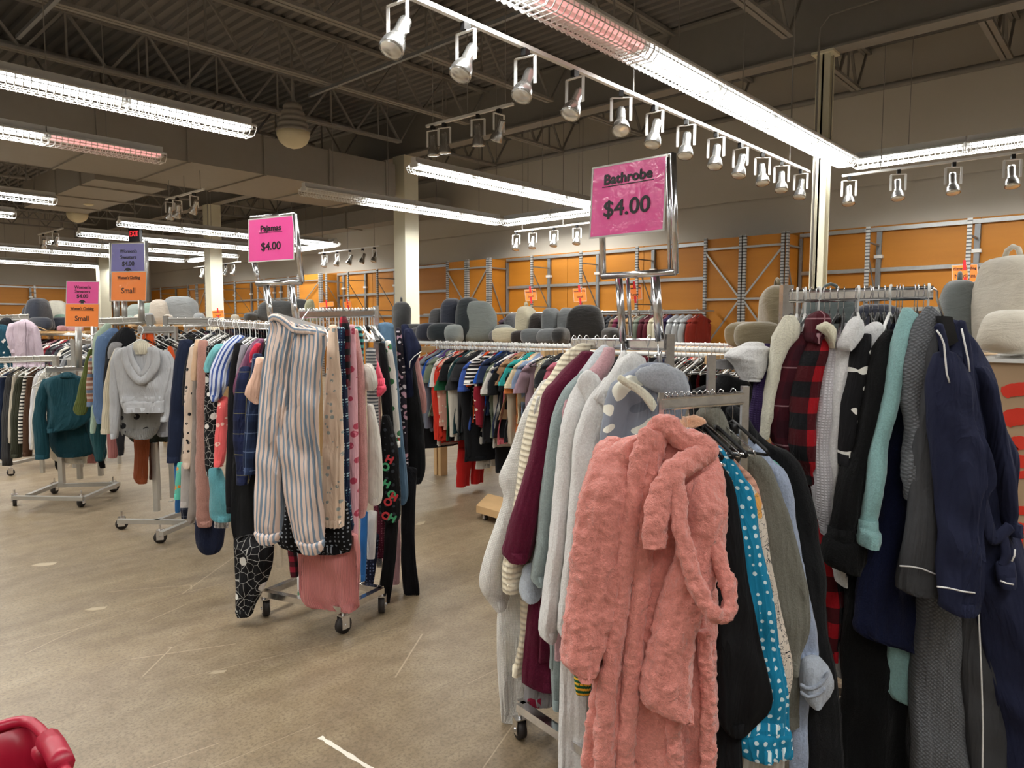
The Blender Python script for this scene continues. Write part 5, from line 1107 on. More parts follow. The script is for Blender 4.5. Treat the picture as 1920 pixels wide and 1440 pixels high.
# ================================================================ centre-left rack
CG = fab('#a9aaad', 'plain', sheen=.2)
o = pj('hoodie', 'light grey cropped hoodie with a draped hood, facing the aisle', 'hoodie', 4.9, CG,
   (B, '648:246-280 655:224-302 668:216-316 690:218-322 720:221-318 742:223-312 752:225-310', 0, .1, dict(nf=3, amp=.014)),
   ('hem', '750:226-310 760:228-309 773:234-308', -.01, .1, {}),
   ('sleeve', '655:215-235 680:208-228 720:207-226 780:207-225 812:208-222 822:211-219', .02, .07, dict(ramp=.03)),
   ('sleeve', '660:300-318 680:305-327 715:304-329 760:304-325 790:302-316', .02, .07, dict(ramp=.03)))
for path, r in (([(233, 650), (238, 680), (250, 702), (264, 714), (280, 704), (292, 682), (290, 652)], .03), ([(240, 648), (246, 672), (257, 692), (266, 702), (276, 690), (282, 668), (282, 650)], .022)):
    c = band(path, r, CG, 'hood', None, 4.83, .6, 0, 50, 14, origin=o.location); c.parent = o; c.location = (0, 0, 0)
c = panel('643:250-280 655:248-284 664:252-280', 4.86, fab('#cfc8b4', 'vribs'), 'hood_lining', None, .04, origin=o.location, n=8); c.parent = o; c.location = (0, 0, 0)
r = empty('clothes_hanger', at(264, 615, 4.9)); q = r.location
MB().tube([at(266, 640, 4.88) - q, at(265, 628, 4.88) - q, at(269, 618, 4.9) - q, at(265, 612, 4.92) - q, at(261, 616, 4.93) - q], .004, 6).build('hook', M['clearpl'], r, True)
MB().tube([at(250, 652, 4.86) - q, at(258, 640, 4.86) - q, at(266, 637, 4.86) - q, at(274, 641, 4.86) - q, at(282, 652, 4.86) - q], .007, 6).build('shoulder_bar', M['clearpl'], r, True)
tag(r, 'clear plastic hanger holding the grey cropped hoodie', 'hanger')
pj('sweater', 'grey ribbed sweater with black flower heads below the cropped hoodie', 'sweater', 5.0, fab('#83827f', 'print', '#1c1c20', s=1.1), (B, '755:224-306 775:223-304 800:224-300 815:232-292', 0, .1, {}), ('hem', '800:226-300 815:236-290 822:256-284', -.01, .1, dict(mat=fab('#83827f', 'vribs'))))
pj('hoodie', 'pale grey hoodie hem at the right behind the flower sweater', 'hoodie', 5.06, fab('#9fa0a6'), (B, '700:302-320 760:300-320 810:296-318 818:300-316', 0, .05, {}))
pj('cardigan', 'cream knit cardigan sleeve left of the grey hoodie', 'cardigan', 5.0, fab('#cfc5ad', 'vribs'), ('sleeve', '655:214-228 680:205-222 720:197-212 770:193-210 806:190-209 813:191-208', 0, .06, {}))
pj('sweater', 'black turtleneck sweater behind the cream cardigan', 'sweater', 5.14, fab('#16171b'), (B, '616:226-244 630:212-256 650:202-256 690:197-218 730:195-208', 0, .08, {}))
pj('sweater', 'denim blue knit sweater with a long sleeve', 'sweater', 5.22, fab('#5b7498'), (B, '618:202-222 628:190-232 640:182-226', .02, .06, {}), ('sleeve', '632:182-206 650:178-204 700:176-202 760:176-200 785:180-198 794:186-194', 0, .08, {}))
pj('sweater', 'mint green sweater shoulder behind the denim blue one', 'sweater', 5.32, fab('#a3b8a5'), (B, '608:196-208 622:182-206 640:175-200 700:174-190', 0, .07, {}), ('sleeve', '760:172-182 800:170-180 812:172-178', 0, .04, {}))
pj('sweater', 'sweater sleeve with rust, cream and blue stripes', 'sweater', 5.34, fab('#9b6b5a', 'hstripe', '#c9b7aa', '#6f7f95', s=.8), ('sleeve', '668:169-178 700:165-176 740:163-176 762:163-176', 0, .06, {}))
pj('sweater', 'olive green ribbed sweater sleeve with a wide cuff', 'sweater', 5.38, fab('#5c6634', 'vribs', s=1.2), ('sleeve', '655:168-173 680:160-172 720:150-170 750:143-166 770:138-164 778:146-158', 0, .06, {}))
pj('sweater', 'teal knit sleeve at the left end of the centre rack', 'sweater', 5.45, fab('#1f4a50', 'vribs'), ('sleeve', '785:168-200 820:170-200 845:176-198 862:182-194', 0, .06, {}))
pj('sweater', 'dusty pink ribbed cuff below the denim sweater', 'sweater', 5.42, fab('#a96c6a', 'vribs'), ('sleeve', '810:202-222 845:202-224 858:204-220', 0, .05, {}))
pj('sweater', 'charcoal sweater hem below the denim sleeve', 'sweater', 5.36, fab('#2a2a2e'), (B, '810:218-234 840:222-234 853:224-232', 0, .05, {}))
pj('pants', 'rust brown corduroy pants below the flower sweater', 'pants', 5.2, fab('#7e3e1e', 'vribs', s=.6), ('leg', '818:252-281 850:252-280 895:251-278 906:262-276', 0, .06, {}))
pj('pants', 'dark brown pants beside the rust brown corduroys', 'pants', 5.3, fab('#4a2819'), ('leg', '818:279-298 860:280-297 898:282-297', 0, .05, {}))
pj('sweater', 'orange knit scarf neck sweater behind the clear hanger', 'sweater', 5.1, fab('#d2521e'), (B, '617:276-286 628:268-287 642:262-290 650:262-290', 0, .06, {}), ('sleeve', '650:315-322 668:318-328 680:322-328', .02, .05, {}))
pj('sweater', 'grey scalloped knit shoulder behind the hoodie', 'sweater', 5.08, fab('#8b8a8c'), (B, '645:206-230 658:202-224 672:204-212', 0, .05, {}))
pj('sweater', 'dark olive sweater hem under the flower sweater', 'sweater', 5.24, fab('#23261f'), (B, '800:238-316 818:240-318 828:250-316', 0, .06, {}))
for i in range(9): pj('sweater', 'dark sweater shoulder crowded behind the orange sleeve on the steel rack', 'sweater', 5.6 + .05 * i, fab(('#15171a', '#2c3126', '#1b1d22', '#343026')[i % 4]), (B, '%d:%d-%d %d:%d-%d %d:%d-%d' % (632 + i % 3, 296 + i * 10, 306 + i * 10, 645, 292 + i * 9, 318 + i * 9, 820, 292 + i * 5, 330 + i * 5), 0, .05, {}), group='dark sweaters behind the grey hoodie')
for A_, nm, n, hd in ((R4A, 'on the upper arm behind the lavender sign', 7, 60), (R4B, 'on the lower arm above the grey hoodie', 8, 60), (R4C, 'on the arm right of the grey hoodie', 7, 60)):
    for i in range(n): hanger(A_[0].lerp(A_[1], .05 + .9 * i / (n - 1)) + Vector((0, 0, .03)), head_rz(hd) + PI / 2 + rnd.uniform(-.3, .3), ('white', 'black', 'wire')[i % 3], nm, .6)
# ================================================================ far-left rack
TL = fab('#17414c')
o = pj('sweater', 'teal cropped sweater facing the aisle on the left rack', 'sweater', 6.0, TL,
   (B, '702:112-142 708:92-156 720:82-166 750:88-168 780:90-170 802:90-150 810:92-112', 0, .1, dict(nf=3, amp=.02)),
   ('sleeve', '712:80-96 740:70-90 780:64-86 800:63-90 840:66-93 860:69-92', -.01, .08, dict(ramp=.03)),
   ('neckband', '704:114-140 709:112-142', -.04, .04, dict(topcap=False)))
pj('sweater', 'second teal sweater showing below the cropped one', 'sweater', 6.12, fab('#123841'), (B, '780:92-176 820:92-182 845:100-182 856:110-160', 0, .1, {}), ('sleeve', '790:160-184 830:168-198 855:178-200 864:182-194', -.02, .07, {}))
pj('sweater', 'cream sweater hem below the teal sweaters', 'sweater', 6.22, fab('#d8d0c0'), (B, '820:90-168 848:92-166 862:100-164 869:130-162', 0, .06, {}))
pj('sweater', 'white sweater sleeve just left of the teal sweater', 'sweater', 6.12, fab('#cfcbc2'), ('sleeve', '690:84-104 720:70-84 780:62-72 835:60-70 842:62-68', 0, .06, {}))
pj('sweater', 'dusty pink sweater hem under the second teal sweater', 'sweater', 6.3, fab('#bb7d78'), (B, '840:160-192 868:162-182', 0, .05, {}))
pj('pants', 'black garment tip hanging low below the cream hem', 'pants', 6.35, fab('#16171a'), ('leg', '850:100-116 875:104-118 886:112-118', 0, .04, {}))
pj('pants', 'small black cuff tip hanging right of the cream hem', 'pants', 6.35, fab('#131316'), ('leg', '855:180-194 878:188-196', 0, .04, {}))
for i, (x0, x1, yt, yb, col, kind, lab, c2) in enumerate(((-14, 10, 700, 860, '#1c2740', 'plain', 'navy knit sweater at the frame edge', '#000000'), (4, 26, 694, 872, '#3b3b3c', 'vribs', 'dark grey chunky knit sweater', '#000000'), (18, 32, 690, 830, '#b9b1a1', 'plain', 'cream sweater between the grey and olive ones', '#000000'),
        (21, 44, 702, 858, '#35372a', 'vribs', 'olive cable knit sweater', '#000000'), (37, 50, 698, 832, '#dcd8cf', 'hstripe', 'white sweater with black horizontal stripes', '#17181b'), (45, 62, 690, 855, '#4b3323', 'plain', 'brown knit sweater', '#000000'), (56, 76, 694, 842, '#d5d6da', 'plain', 'white knit sweater next to the brown one', '#000000'))):
    pj('sweater', lab + ' on the far left rack', 'sweater', 6.25 - .02 * i, fab(col, kind, c2, s=.6 if kind == 'hstripe' else 1.2), ('sleeve', '%d:%d-%d %d:%d-%d %d:%d-%d %d:%d-%d %d:%d-%d' % (yt, x1 - 2, x1 + 8, yt + 18, x0 + 8, x1 + 4, (yt + yb) // 2, x0 + 1, x1, yb - 6, x0, x1 - 2, yb, x0 + 3, x1 - 5), 0, .07, {}))
for A_, nm, n in ((R5A, 'on the left arm of the far left rack', 12), (R5B, 'on the front arm over the teal sweater', 8), (R5C, 'on the rear arm under the pink card', 4)):
    for i in range(n): hanger(A_[0].lerp(A_[1], .03 + .94 * i / (n - 1)) + Vector((0, 0, .03)), head_rz(60) + PI / 2 + rnd.uniform(-.3, .3), ('white', 'white', 'black', 'wire')[i % 4], nm, .6)
LJ = fab('#b3a2ad')
o = pj('jacket', 'lilac zip jacket hanging open at the collar on the rear left rack', 'jacket', 7.0, LJ,
   (B, '600:40-52 606:26-62 616:20-68 640:22-72 664:24-74 690:26-76', 0, .12, dict(nf=2, amp=.008)), ('sleeve', '608:16-30 625:12-30 645:16-34 662:22-36', -.02, .08, {}), ('sleeve', '612:60-70 640:66-76 664:70-80 690:72-82', 0, .08, {}), ('zip', '604:47-49 640:48-50 690:49-51', -.08, .01, dict(mat=fab('#8d7d88'))))
pj('sweater', 'dark teal sweater with white flower patches behind the lilac jacket', 'sweater', 7.1, fab('#123b4b', 'spots', '#c9c4bf', s=.6), (B, '612:-10-14 630:-10-24 665:-10-30 690:-10-32', 0, .1, {}))
pj('sweater', 'black jacket shoulder behind the lilac jacket on wooden hangers', 'jacket', 7.25, fab('#17181c'), (B, '598:4-20 612:-8-24 640:-10-20', 0, .08, {}))
for i in range(6): hanger(R6A[0].lerp(R6A[1], .3 + .68 * i / 5) + Vector((0, 0, .035)), head_rz(70) + PI / 2 + .2 * (i % 3), ('wood', 'white', 'wood')[i % 3], 'above the lilac jacket', .8)
# ================================================================ long wooden rail fixture with kraft paper end
FXR = 4.45
y0 = onX(772, 650, FXR).y; y1 = .7
BZ_ = 1.325
r = empty('rail_fixture', (FXR, y1, 0)); L_ = y0 - y1
MB().box((.28, 0, BZ_ - .03), (1.02, L_, BZ_)).build('top_board', M['wood'], r)
for xx, zz in ((0, 1.335), (.26, 1.285), (1.05, 1.285), (1.3, 1.33)):
    MB().cyl((xx, 0, zz), (xx, L_, zz), .017, 10).build('rail', M['white'], r, True)
lp = onX(822, 800, FXR + .3).y - y1
for yy in (.1, L_ * .33, L_ * .64, lp, L_ - .1):
    for xx in (.3, 1.0): MB().box((xx - .045, yy - .02, 0), (xx + .045, yy + .02, BZ_ - .03)).build('leg', M['wood'], r)
    MB().box((-.03, yy - .02, 1.24), (1.33, yy + .02, 1.295)).build('cross_bar', M['wood'], r)
tag(r, 'long wooden fixture with white pipe rails and a top board full of pillows', 'clothes rail')
rnd = random.Random(11)
# ---- shared garment shapes, hung from a rail running along local x
def m_obj(name, kind='plain'):
    t = NT(name); oi = t.n('ShaderNodeObjectInfo'); co_ = t.coord('Object'); nz = t.noise(co_, 14, 3); uv = t.coord('UV')
    base = oi.outputs['Color']; dk = t.n('ShaderNodeHueSaturation'); t.l(base, dk.inputs['Color']); dk.inputs['Value'].default_value = .82
    cc = t.mix(nz, dk.outputs[0], base)
    if kind == 'print':
        v = t.vor(uv, 24, 'F1', .8); cc = t.mix(t.math('LESS_THAN', v.outputs['Distance'], .28), cc, '#d9cdb8')
    if kind == 'stripe':
        sp = t.n('ShaderNodeSeparateXYZ'); t.l(uv, sp.inputs[0]); cc = t.mix(t.math('LESS_THAN', t.math('FRACT', t.math('MULTIPLY', sp.outputs[1], 28)), .4), cc, '#e8e4dc')
    t.base(cc); t.set(Roughness=.85, Sheen_Weight=.03, Specular_IOR_Level=.2)
    wr = t.n('ShaderNodeBump'); wr.inputs['Strength'].default_value = .5; wr.inputs['Distance'].default_value = .012; mp = t.n('ShaderNodeMapping'); t.l(co_, mp.inputs[0]); mp.inputs['Scale'].default_value = (9, 9, 2.5)
    t.l(t.noise(mp.outputs[0], 1., 3, .5, 1.), wr.inputs['Height']); t.l(wr.outputs[0], t.b.inputs['Normal']); return t.m
MO = {k: m_obj(k + '_garment_cloth', k) for k in ('plain', 'print', 'stripe')}
def gmesh(kind, L, seed, shoulder=.2):
    rn = random.Random(seed); vs, fs, uv = [], [], []
    def add(rows, th, sd, m, **k):
        sec = [(Vector((x, y, z)), Vector((0, hw, 0))) for z, y, hw, x in rows]
        a, b_, c = loft(sec, '', None, None, th, seed=sd, m=m, raw=True, N=Vector((1, 0, 0)), **k); n0 = len(vs); vs.extend(a); uv.extend(c); fs.extend([tuple(i + n0 for i in f) for f in b_])
    def interp(keys, n):
        out = []
        for i in range(n):
            s = (len(keys) - 1) * i / (n - 1); j = min(int(s), len(keys) - 2); t = s - j; out.append(tuple(keys[j][c] * (1 - t) + keys[j + 1][c] * t for c in range(4)))
        return out
    s = shoulder
    if kind in ('tee', 'long', 'coat', 'tank'):
        th = .11 if kind == 'coat' else .05
        add(interp([(-.1, 0, .06, 0), (-.125, 0, .1, 0), (-.165, 0, s, 0), (-.3, 0, s + .02, 0), (-.5, 0, s + .03, .0), (-.1 - L, 0, s + .05 + rn.uniform(-.03, .05), rn.uniform(-.02, .02))], 16), th, seed, 28, nf=3, amp=.022)
        for sd in (-1, 1):
            fl = rn.uniform(0, .03)
            if kind == 'tee': add(interp([(-.155, sd * (s - .02), .03, 0), (-.2, sd * (s + .02), .06, 0), (-.3, sd * (s + .05), .07, fl), (-.38, sd * (s + .06 + rn.uniform(0, .03)), .075, fl)], 8), th, seed + 3, 16, nf=1, amp=.01)
            if kind in ('long', 'coat'): add(interp([(-.155, sd * (s - .02), .03, 0), (-.22, sd * (s + .02), .06, 0), (-.4, sd * (s + .05), .06, fl), (-.1 - L * .95, sd * (s + .04 + rn.uniform(-.03, .05)), .05, fl)], 14), th * 1.2, seed + 3, 16, nf=1.5, amp=.012)
    else:
        add(interp([(-.13, 0, .15, 0), (-.3, 0, .17, 0), (-.1 - L * .45, 0, .16, 0)], 8), .06, seed, 28, nf=3, amp=.015)
        for sd in (-1, 1): add(interp([(-.1 - L * .35, sd * .08, .08, 0), (-.1 - L * .7, sd * .085, .075, 0), (-.1 - L, sd * .09, .07, .01)], 12), .06, seed + 2, 16, nf=2, amp=.012)
    me = bpy.data.meshes.new(kind); me.from_pydata(vs, [], fs); me.polygons.foreach_set('use_smooth', [True] * len(me.polygons))
    l = me.uv_layers.new(name='UVMap'); li = [0] * len(me.loops); me.loops.foreach_get('vertex_index', li); buf = []
    for i in li: buf += uv[i]
    l.data.foreach_set('uv', buf); me.materials.append(MO['plain']); me.update(); return me
GM = {}
def gobj(name, kind, L, loc, rz, col, label, cat, group=None, mat='plain', sc=(1, 1, 1), tilt=0.):
    key = (kind, round(L * 10), rnd.randrange(3))
    if key not in GM: GM[key] = gmesh(kind, key[1] / 10, key[2] * 7 + 1)
    o = bpy.data.objects.new(name, GM[key]); COL.objects.link(o); o.location = loc; o.rotation_euler = (tilt, 0, rz); o.scale = sc; o.color = C(col)
    o.material_slots[0].link = 'OBJECT'; o.material_slots[0].material = MO[mat]
    return tag(o, label, cat, group)
KN = {'tee': ('tshirt', 'short sleeved top', 'top'), 'long': ('blouse', 'long sleeved top', 'top'), 'tank': ('tank', 'sleeveless top', 'top'), 'pants': ('pants', 'pants', 'pants'), 'coat': ('coat', 'coat', 'coat')}
# near rail, left to right as they show: (pixel x of near shoulder, colour, colour word, kind, length, material)
MID = [(793, '#6b7484', 'slate', 'tee', .7, 'plain'), (797, '#8d1f2a', 'dark red', 'tee', .7, 'plain'), (801, '#7d8086', 'grey', 'long', .7, 'plain'), (806, '#17181b', 'black', 'tee', .8, 'plain'), (811, '#1c4a9a', 'royal blue', 'tee', .6, 'plain'), (814, '#6a6e7a', 'heather grey', 'long', .8, 'plain'),
    (818, '#4b2a6c', 'purple', 'tank', .7, 'plain'), (821, '#6f7a68', 'sage', 'tee', .6, 'plain'), (825, '#d9d4cb', 'cream white', 'tee', .8, 'plain'), (829, '#496b8e', 'denim blue', 'tee', .7, 'plain'), (833, '#c7301f', 'bright red ruffled', 'long', .75, 'plain'), (838, '#c43422', 'scarlet', 'long', .8, 'plain'),
    (844, '#d79d8d', 'peach plaid', 'long', .7, 'print'), (849, '#1f5c3f', 'forest green', 'tee', .75, 'plain'), (854, '#15161a', 'jet black', 'tee', .9, 'plain'), (859, '#1f3b40', 'dark teal', 'tee', .8, 'plain'), (864, '#d3cdc0', 'ivory', 'long', .8, 'plain'), (871, '#3a3a3c', 'charcoal', 'tee', .75, 'plain'), (877, '#2b2b2e', 'soot grey', 'tee', .8, 'plain'),
    (883, '#a6a7ab', 'silver grey', 'tee', .65, 'plain'), (887, '#3a56a0', 'cobalt', 'tee', .65, 'plain'), (891, '#d6501f', 'orange', 'tee', .62, 'plain'), (896, '#141519', 'ink black', 'long', .8, 'plain'), (901, '#1b1b1e', 'zebra striped', 'tee', .6, 'stripe'), (907, '#8c1d2f', 'wine red patterned', 'long', .65, 'print'), (913, '#222226', 'blackish', 'tee', .8, 'plain'),
    (918, '#1a53b0', 'vivid blue', 'tee', .6, 'plain'), (924, '#1f2a44', 'navy', 'tee', .6, 'plain'), (929, '#77806d', 'grey green', 'tee', .65, 'plain'), (934, '#1c2540', 'midnight navy', 'tee', .7, 'plain'), (940, '#d3cfc8', 'off white', 'tee', .75, 'plain'), (945, '#c9646f', 'rose pink', 'tank', .75, 'plain'), (950, '#15161a', 'deep black', 'tee', .6, 'plain'), (955, '#a98362', 'tan', 'tee', .65, 'plain'),
    (961, '#b9ab98', 'beige button', 'long', .7, 'plain'), (967, '#15171a', 'plain black', 'tee', .7, 'plain'), (972, '#2f9c9a', 'turquoise', 'tee', .65, 'plain'), (978, '#d77f43', 'apricot', 'tee', .6, 'plain'), (984, '#d8c6a6', 'pale cream', 'tee', .6, 'plain'), (990, '#8c9fbd', 'powder blue', 'tee', .6, 'plain'), (997, '#a08591', 'mauve', 'tee', .6, 'plain'),
    (1004, '#c9bfa6', 'oatmeal', 'pants', .8, 'plain'), (1012, '#a7a99a', 'pale sage', 'pants', .8, 'plain'), (1020, '#6e6e72', 'mid grey', 'pants', .8, 'plain'), (1030, '#2b2c30', 'graphite', 'tee', .7, 'plain'), (1042, '#c96f82', 'raspberry', 'tee', .7, 'plain'), (1055, '#dcd6cd', 'chalk white', 'tee', .7, 'plain')]
prev = 'navy pajama top side'
for i, (px, col, cw, kd, L, mt) in enumerate(MID):
    Y = onX(px, 690, FXR - .17).y; nm, kn, cat = KN[kd]; nx = MID[i + 1][2] if i + 1 < len(MID) else 'robes'
    lb = '%s %s, middle rail, between %s and %s' % (cw, kn, prev if i else 'first', nx)
    rz = PI / 2 + rnd.uniform(-.22, .12)
    gobj(nm, kd, L - .04, (FXR, Y, 1.352), rz, col, lb, cat, mat=mt, sc=(1, rnd.uniform(.85, 1.0), rnd.uniform(.86, 1.14))); prev = cw
    hanger(Vector((FXR, Y, 1.356)), rz - PI / 2 + PI / 2, ('white', 'black', 'wire', 'black', 'white')[i % 5], 'on the long middle rail', 1.0)
for i in range(14):
    px = 1072 + i * 13; Y = onX(px, 690, FXR - .17).y; cw, col = (('black', '#17181b'), ('grey', '#6b6e74'), ('navy', '#1f2a44'), ('white', '#d9d5cd'), ('wine', '#6d1a2a'))[i % 5]
    gobj('tshirt', 'tee', .66, (FXR, Y, 1.352), PI / 2 + rnd.uniform(-.2, .1), col, '%s top on the middle rail behind the row of hanging robes' % cw, 'top', '%s tops behind the robes' % cw, sc=(1, .85, 1))
# pieces hanging lower
for px, col, lb, L in ((868, '#b51f1c', 'bright red satin pants reaching almost to the floor under the middle rail', 1.15), (905, '#d9d5cd', 'long white skirt below the middle rail', .95), (938, '#1d1e22', 'long black pants below the middle rail', .95)):
    Y = onX(px + 12, 800, FXR).y; gobj('pants', 'pants', L, (FXR + .02, Y, 1.352), PI / 2, col, lb, 'pants')
# rail behind: hooks and tops seen at the right of the bathrobe sign posts
RCOL = ('#15161a', '#a32430', '#c42436', '#151518', '#c8265a', '#d8d2ca', '#1b1c20', '#c5281f', '#d0a090', '#e0ddd6', '#202126', '#1a1a1d', '#8a2132')
for i in range(22):
    px = 1262 + i * 8; Y = onX(px, 690, FXR).y
    hanger(Vector((FXR, Y, 1.356)), PI / 2 + PI / 2 * 0 + rnd.uniform(-.1, .1) , ('white', 'black', 'wire')[i % 3], 'on the right stretch of the long rail', 1)
for i in range(26):
    px = 1240 + i * 9; Y = onX(px, 700, FXR + 1.3).y; cw = ('black', 'dark red', 'red', 'black', 'magenta', 'white', 'black', 'scarlet', 'peach', 'white', 'charcoal', 'black', 'wine')[i % 13]
    gobj('tshirt', 'tee', .7, (FXR + 1.3, Y, 1.347), PI / 2 + rnd.uniform(-.15, .15), RCOL[i % 13], '%s top crowded on the rear rail right of the bathrobe sign posts' % cw, 'top', '%s tops on the rear rail' % cw)
    hanger(Vector((FXR + 1.3, Y, 1.35)), PI / 2, ('white', 'black', 'wire')[i % 3], 'on the rear rail', 1)
for i in range(34):
    px = 892 + i * 8; Y = onX(px, 640, FXR + 1.3).y; hanger(Vector((FXR + 1.3, Y, 1.35)), PI / 2 + rnd.uniform(-.2, .2), ('white', 'wire', 'white', 'black')[i % 4], 'on the rear rail', 1)
for i in range(22):
    px = 800 + i * 9; Y = onX(px, 650, FXR + .26).y; hanger(Vector((FXR + .26, Y, 1.305)), PI / 2 + rnd.uniform(-.2, .2), ('white', 'white', 'wire')[i % 3], 'on the inner white rail', 1)
# kraft paper end block with painted strokes
ye = onX(1838, 680, 4.4).y
r = empty('paper_covered_table', (4.4, -1.6, 0))
KP = simple('kraft_paper', '#a98e70', .75, noise=.08, nscale=3, bump=(4, .5)); M['paint'] = simple('red_poster_paint', '#d1331f', .5, bump=(30, .3))
MB().box((0, 0, 0), (1.1, ye + 1.6, 1.31)).build('kraft_paper_cover', KP, r)
MB().box((-.02, -.02, 1.31), (1.12, ye + 1.62, 1.33)).build('white_table_top', M['white'], r)
st = [[(1879, 738), (1895, 732), (1925, 728), (1960, 728)], [(1880, 790), (1900, 782), (1925, 780), (1960, 782)], [(1930, 828), (1900, 832), (1888, 848), (1896, 862), (1930, 868)], [(1890, 893), (1925, 889), (1960, 890)], [(1893, 955), (1925, 958), (1960, 960)], [(1895, 992), (1912, 990), (1925, 992), (1960, 994)], [(1908, 990), (1909, 1028)], [(1908, 1072), (1930, 1075), (1960, 1080)]]
for k_, pth in enumerate(st):
    P = [onX(x, y, 4.398) for x, y in pth]; b = MB(); pts = []
    for a_, c_ in zip(P[:-1], P[1:]): pts += [a_.lerp(c_, e / 6) for e in range(6)]
    pts.append(P[-1]); wd = (.032, .042, .034, .02, .022, .028, .022, .03)[k_]; V_ = []; F_ = []
    for j, p in enumerate(pts):
        d_ = (pts[min(j + 1, len(pts) - 1)] - pts[max(j - 1, 0)]).normalized(); n_ = d_.cross(Vector((1, 0, 0))); w_ = wd * (.92 + .16 * rnd.random()) * min(1, .4 + j / 3)
        V_ += [p + n_ * w_, p - n_ * w_, p + n_ * w_ - Vector((.003, 0, 0)), p - n_ * w_ - Vector((.003, 0, 0))]
        if j: q = 4 * j; F_ += [(q - 4, q - 3, q + 1, q), (q - 2, q + 2, q + 3, q - 1), (q - 4, q, q + 2, q - 2), (q - 3, q - 1, q + 3, q + 1)]
    b.add([v - Vector(r.location) for v in V_], F_).build('painted_stroke', M['paint'], r)
tag(r, 'kraft paper covered table end with red painted letters at the right edge', 'table')
o = MB().box((4.5, -.9, 1.331), (5.2, ye - .05, 1.342)).build('striped_cloth', fab('#dedbd6', 'spots', '#b3343c', '#23242a', s=.5)); tag(o, 'red, white and black patterned cloth spread under the cream backrest pillow', 'cloth')
# ================================================================ backrest pillows
def superball(c, sx, sy, sz, e=.6, n=22, m=14, taper=0., rn=0.):
    vs = []; fs = []
    for i in range(m + 1):
        t = PI * i / m - PI / 2; ct = math.copysign(abs(math.cos(t)) ** e, math.cos(t)); st_ = math.copysign(abs(math.sin(t)) ** e, math.sin(t))
        for k in range(n):
            a = 2 * PI * k / n; ca = math.copysign(abs(math.cos(a)) ** e, math.cos(a)); sa = math.copysign(abs(math.sin(a)) ** e, math.sin(a))
            tp = 1 - taper * (st_ + 1) / 2
            p = Vector((c[0] + sx * ct * ca, c[1] + sy * ct * sa * tp, c[2] + sz * st_)); q = p * 7 + Vector((rn, rn, 0)); p += Vector((MN.noise(q), MN.noise(q + Vector((9, 0, 0))), 0)) * .018
            vs.append(tuple(p))
    for i in range(m):
        for k in range(n): k2 = (k + 1) % n; fs.append((i * n + k, i * n + k2, (i + 1) * n + k2, (i + 1) * n + k))
    return vs, fs
def m_plush(name, col):
    t = NT(name); ob = t.coord('Object'); c = C(col)[:3]; t.base(t.mix(t.noise(ob, 12, 4), tuple(x * .8 for x in c), tuple(min(1, x * 1.12) for x in c))); t.set(Roughness=.8, Sheen_Weight=.5)
    mp = t.n('ShaderNodeMapping'); t.l(ob, mp.inputs[0]); mp.inputs['Scale'].default_value = (3, 3, 12)
    t.bump(t.math('ADD', t.noise(mp.outputs[0], 1.2, 4, .6, 1.5), t.math('MULTIPLY', t.noise(ob, 150, 2), .12)), .7, .014); return t.m
def pillow(px, py_base, X, h, face_deg, col, label, sc=1.0, z=1.327, handle=False, tilt=0., y_=None, w_=.25):
    Y = onX(px, py_base, X).y if y_ is None else y_; r = empty('backrest_pillow', (X, Y, z)); mt = m_plush('plush_' + col[1:], col); v = heading(face_deg); r.rotation_euler = (0, tilt, math.atan2(v.y, v.x)); k = h / .45; r.scale = (k, k, k)
    b = MB(); b.add(*superball((-.08, 0, .235), .11, w_, .235, .62, 28, 18, .22, px)); b.build('back_cushion', mt, r, True)
    for s in (-1, 1):
        b = MB(); b.add(*superball((.09, 0, .105), .17, .085, .1, .7, 20, 12, 0, px + s)); b.xf(Matrix.Translation(Vector((0, s * (w_ + .01), 0))) @ Matrix.Rotation(s * .35, 4, 'Z')); b.build('arm_cushion', mt, r, True)
    if handle: MB().tube([(-.08, -.06, .46), (-.08, -.04, .5), (-.08, .0, .515), (-.08, .04, .5), (-.08, .06, .46)], .013, 8).build('handle', mt, r, True)
    return tag(r, label, 'pillow')
tb = FXR + .66
pillow(766, 640, tb + .05, .42, 80, '#4a4c4e', 'dark grey backrest pillow at the left end of the fixture, arm drooping right', handle=True)
pillow(812, 640, tb, .34, -80, '#56575a', 'grey velvet backrest pillow second on the top board')
pillow(834, 640, tb - .02, .44, -85, '#2a3042', 'navy backrest pillow beside the dark teal one')
pillow(866, 640, tb - .05, .44, -75, '#1d2930', 'dark teal backrest pillow left of the light grey one')
pillow(898, 640, tb - .08, .4, 176, '#8f9896', 'light grey backrest pillow facing the viewer on the top board', w_=.23)
pillow(952, 640, tb + .2, .28, -80, '#6a6d72', 'small grey backrest pillow behind the cream one')
pillow(975, 640, tb - .02, .34, -70, '#d8d0b4', 'cream fleece backrest pillow with a loop handle', handle=True)
pillow(1000, 640, tb, .28, -70, '#2a211e', 'dark brown backrest pillow between cream and grey ones')
pillow(1022, 640, tb - .06, .32, -75, '#676c6e', 'grey backrest pillow left of its twin')
pillow(1052, 640, tb, .32, -75, '#6e7274', 'grey backrest pillow leaning against the black one')
pillow(1098, 640, tb - .05, .34, 182, '#0c0c0e', 'black backrest pillow facing the viewer')
pillow(1432, 660, tb - .1, .44, -82, '#75694f', 'tan backrest pillow with a strap handle left of the tall chrome rack', handle=True, w_=.2)
pillow(1560, 660, tb - .05, .4, 185, '#5f6a6a', 'grey green backrest pillow behind the chrome bar of the right rack', handle=True)
pillow(1650, 660, tb - .1, .3, 175, '#1c2136', 'navy backrest pillow behind the hangers of the right rack', w_=.3)
pillow(1765, 665, tb - .05, .43, -60, '#6c7271', 'grey backrest pillow with a loop left of the big cream one', handle=True)
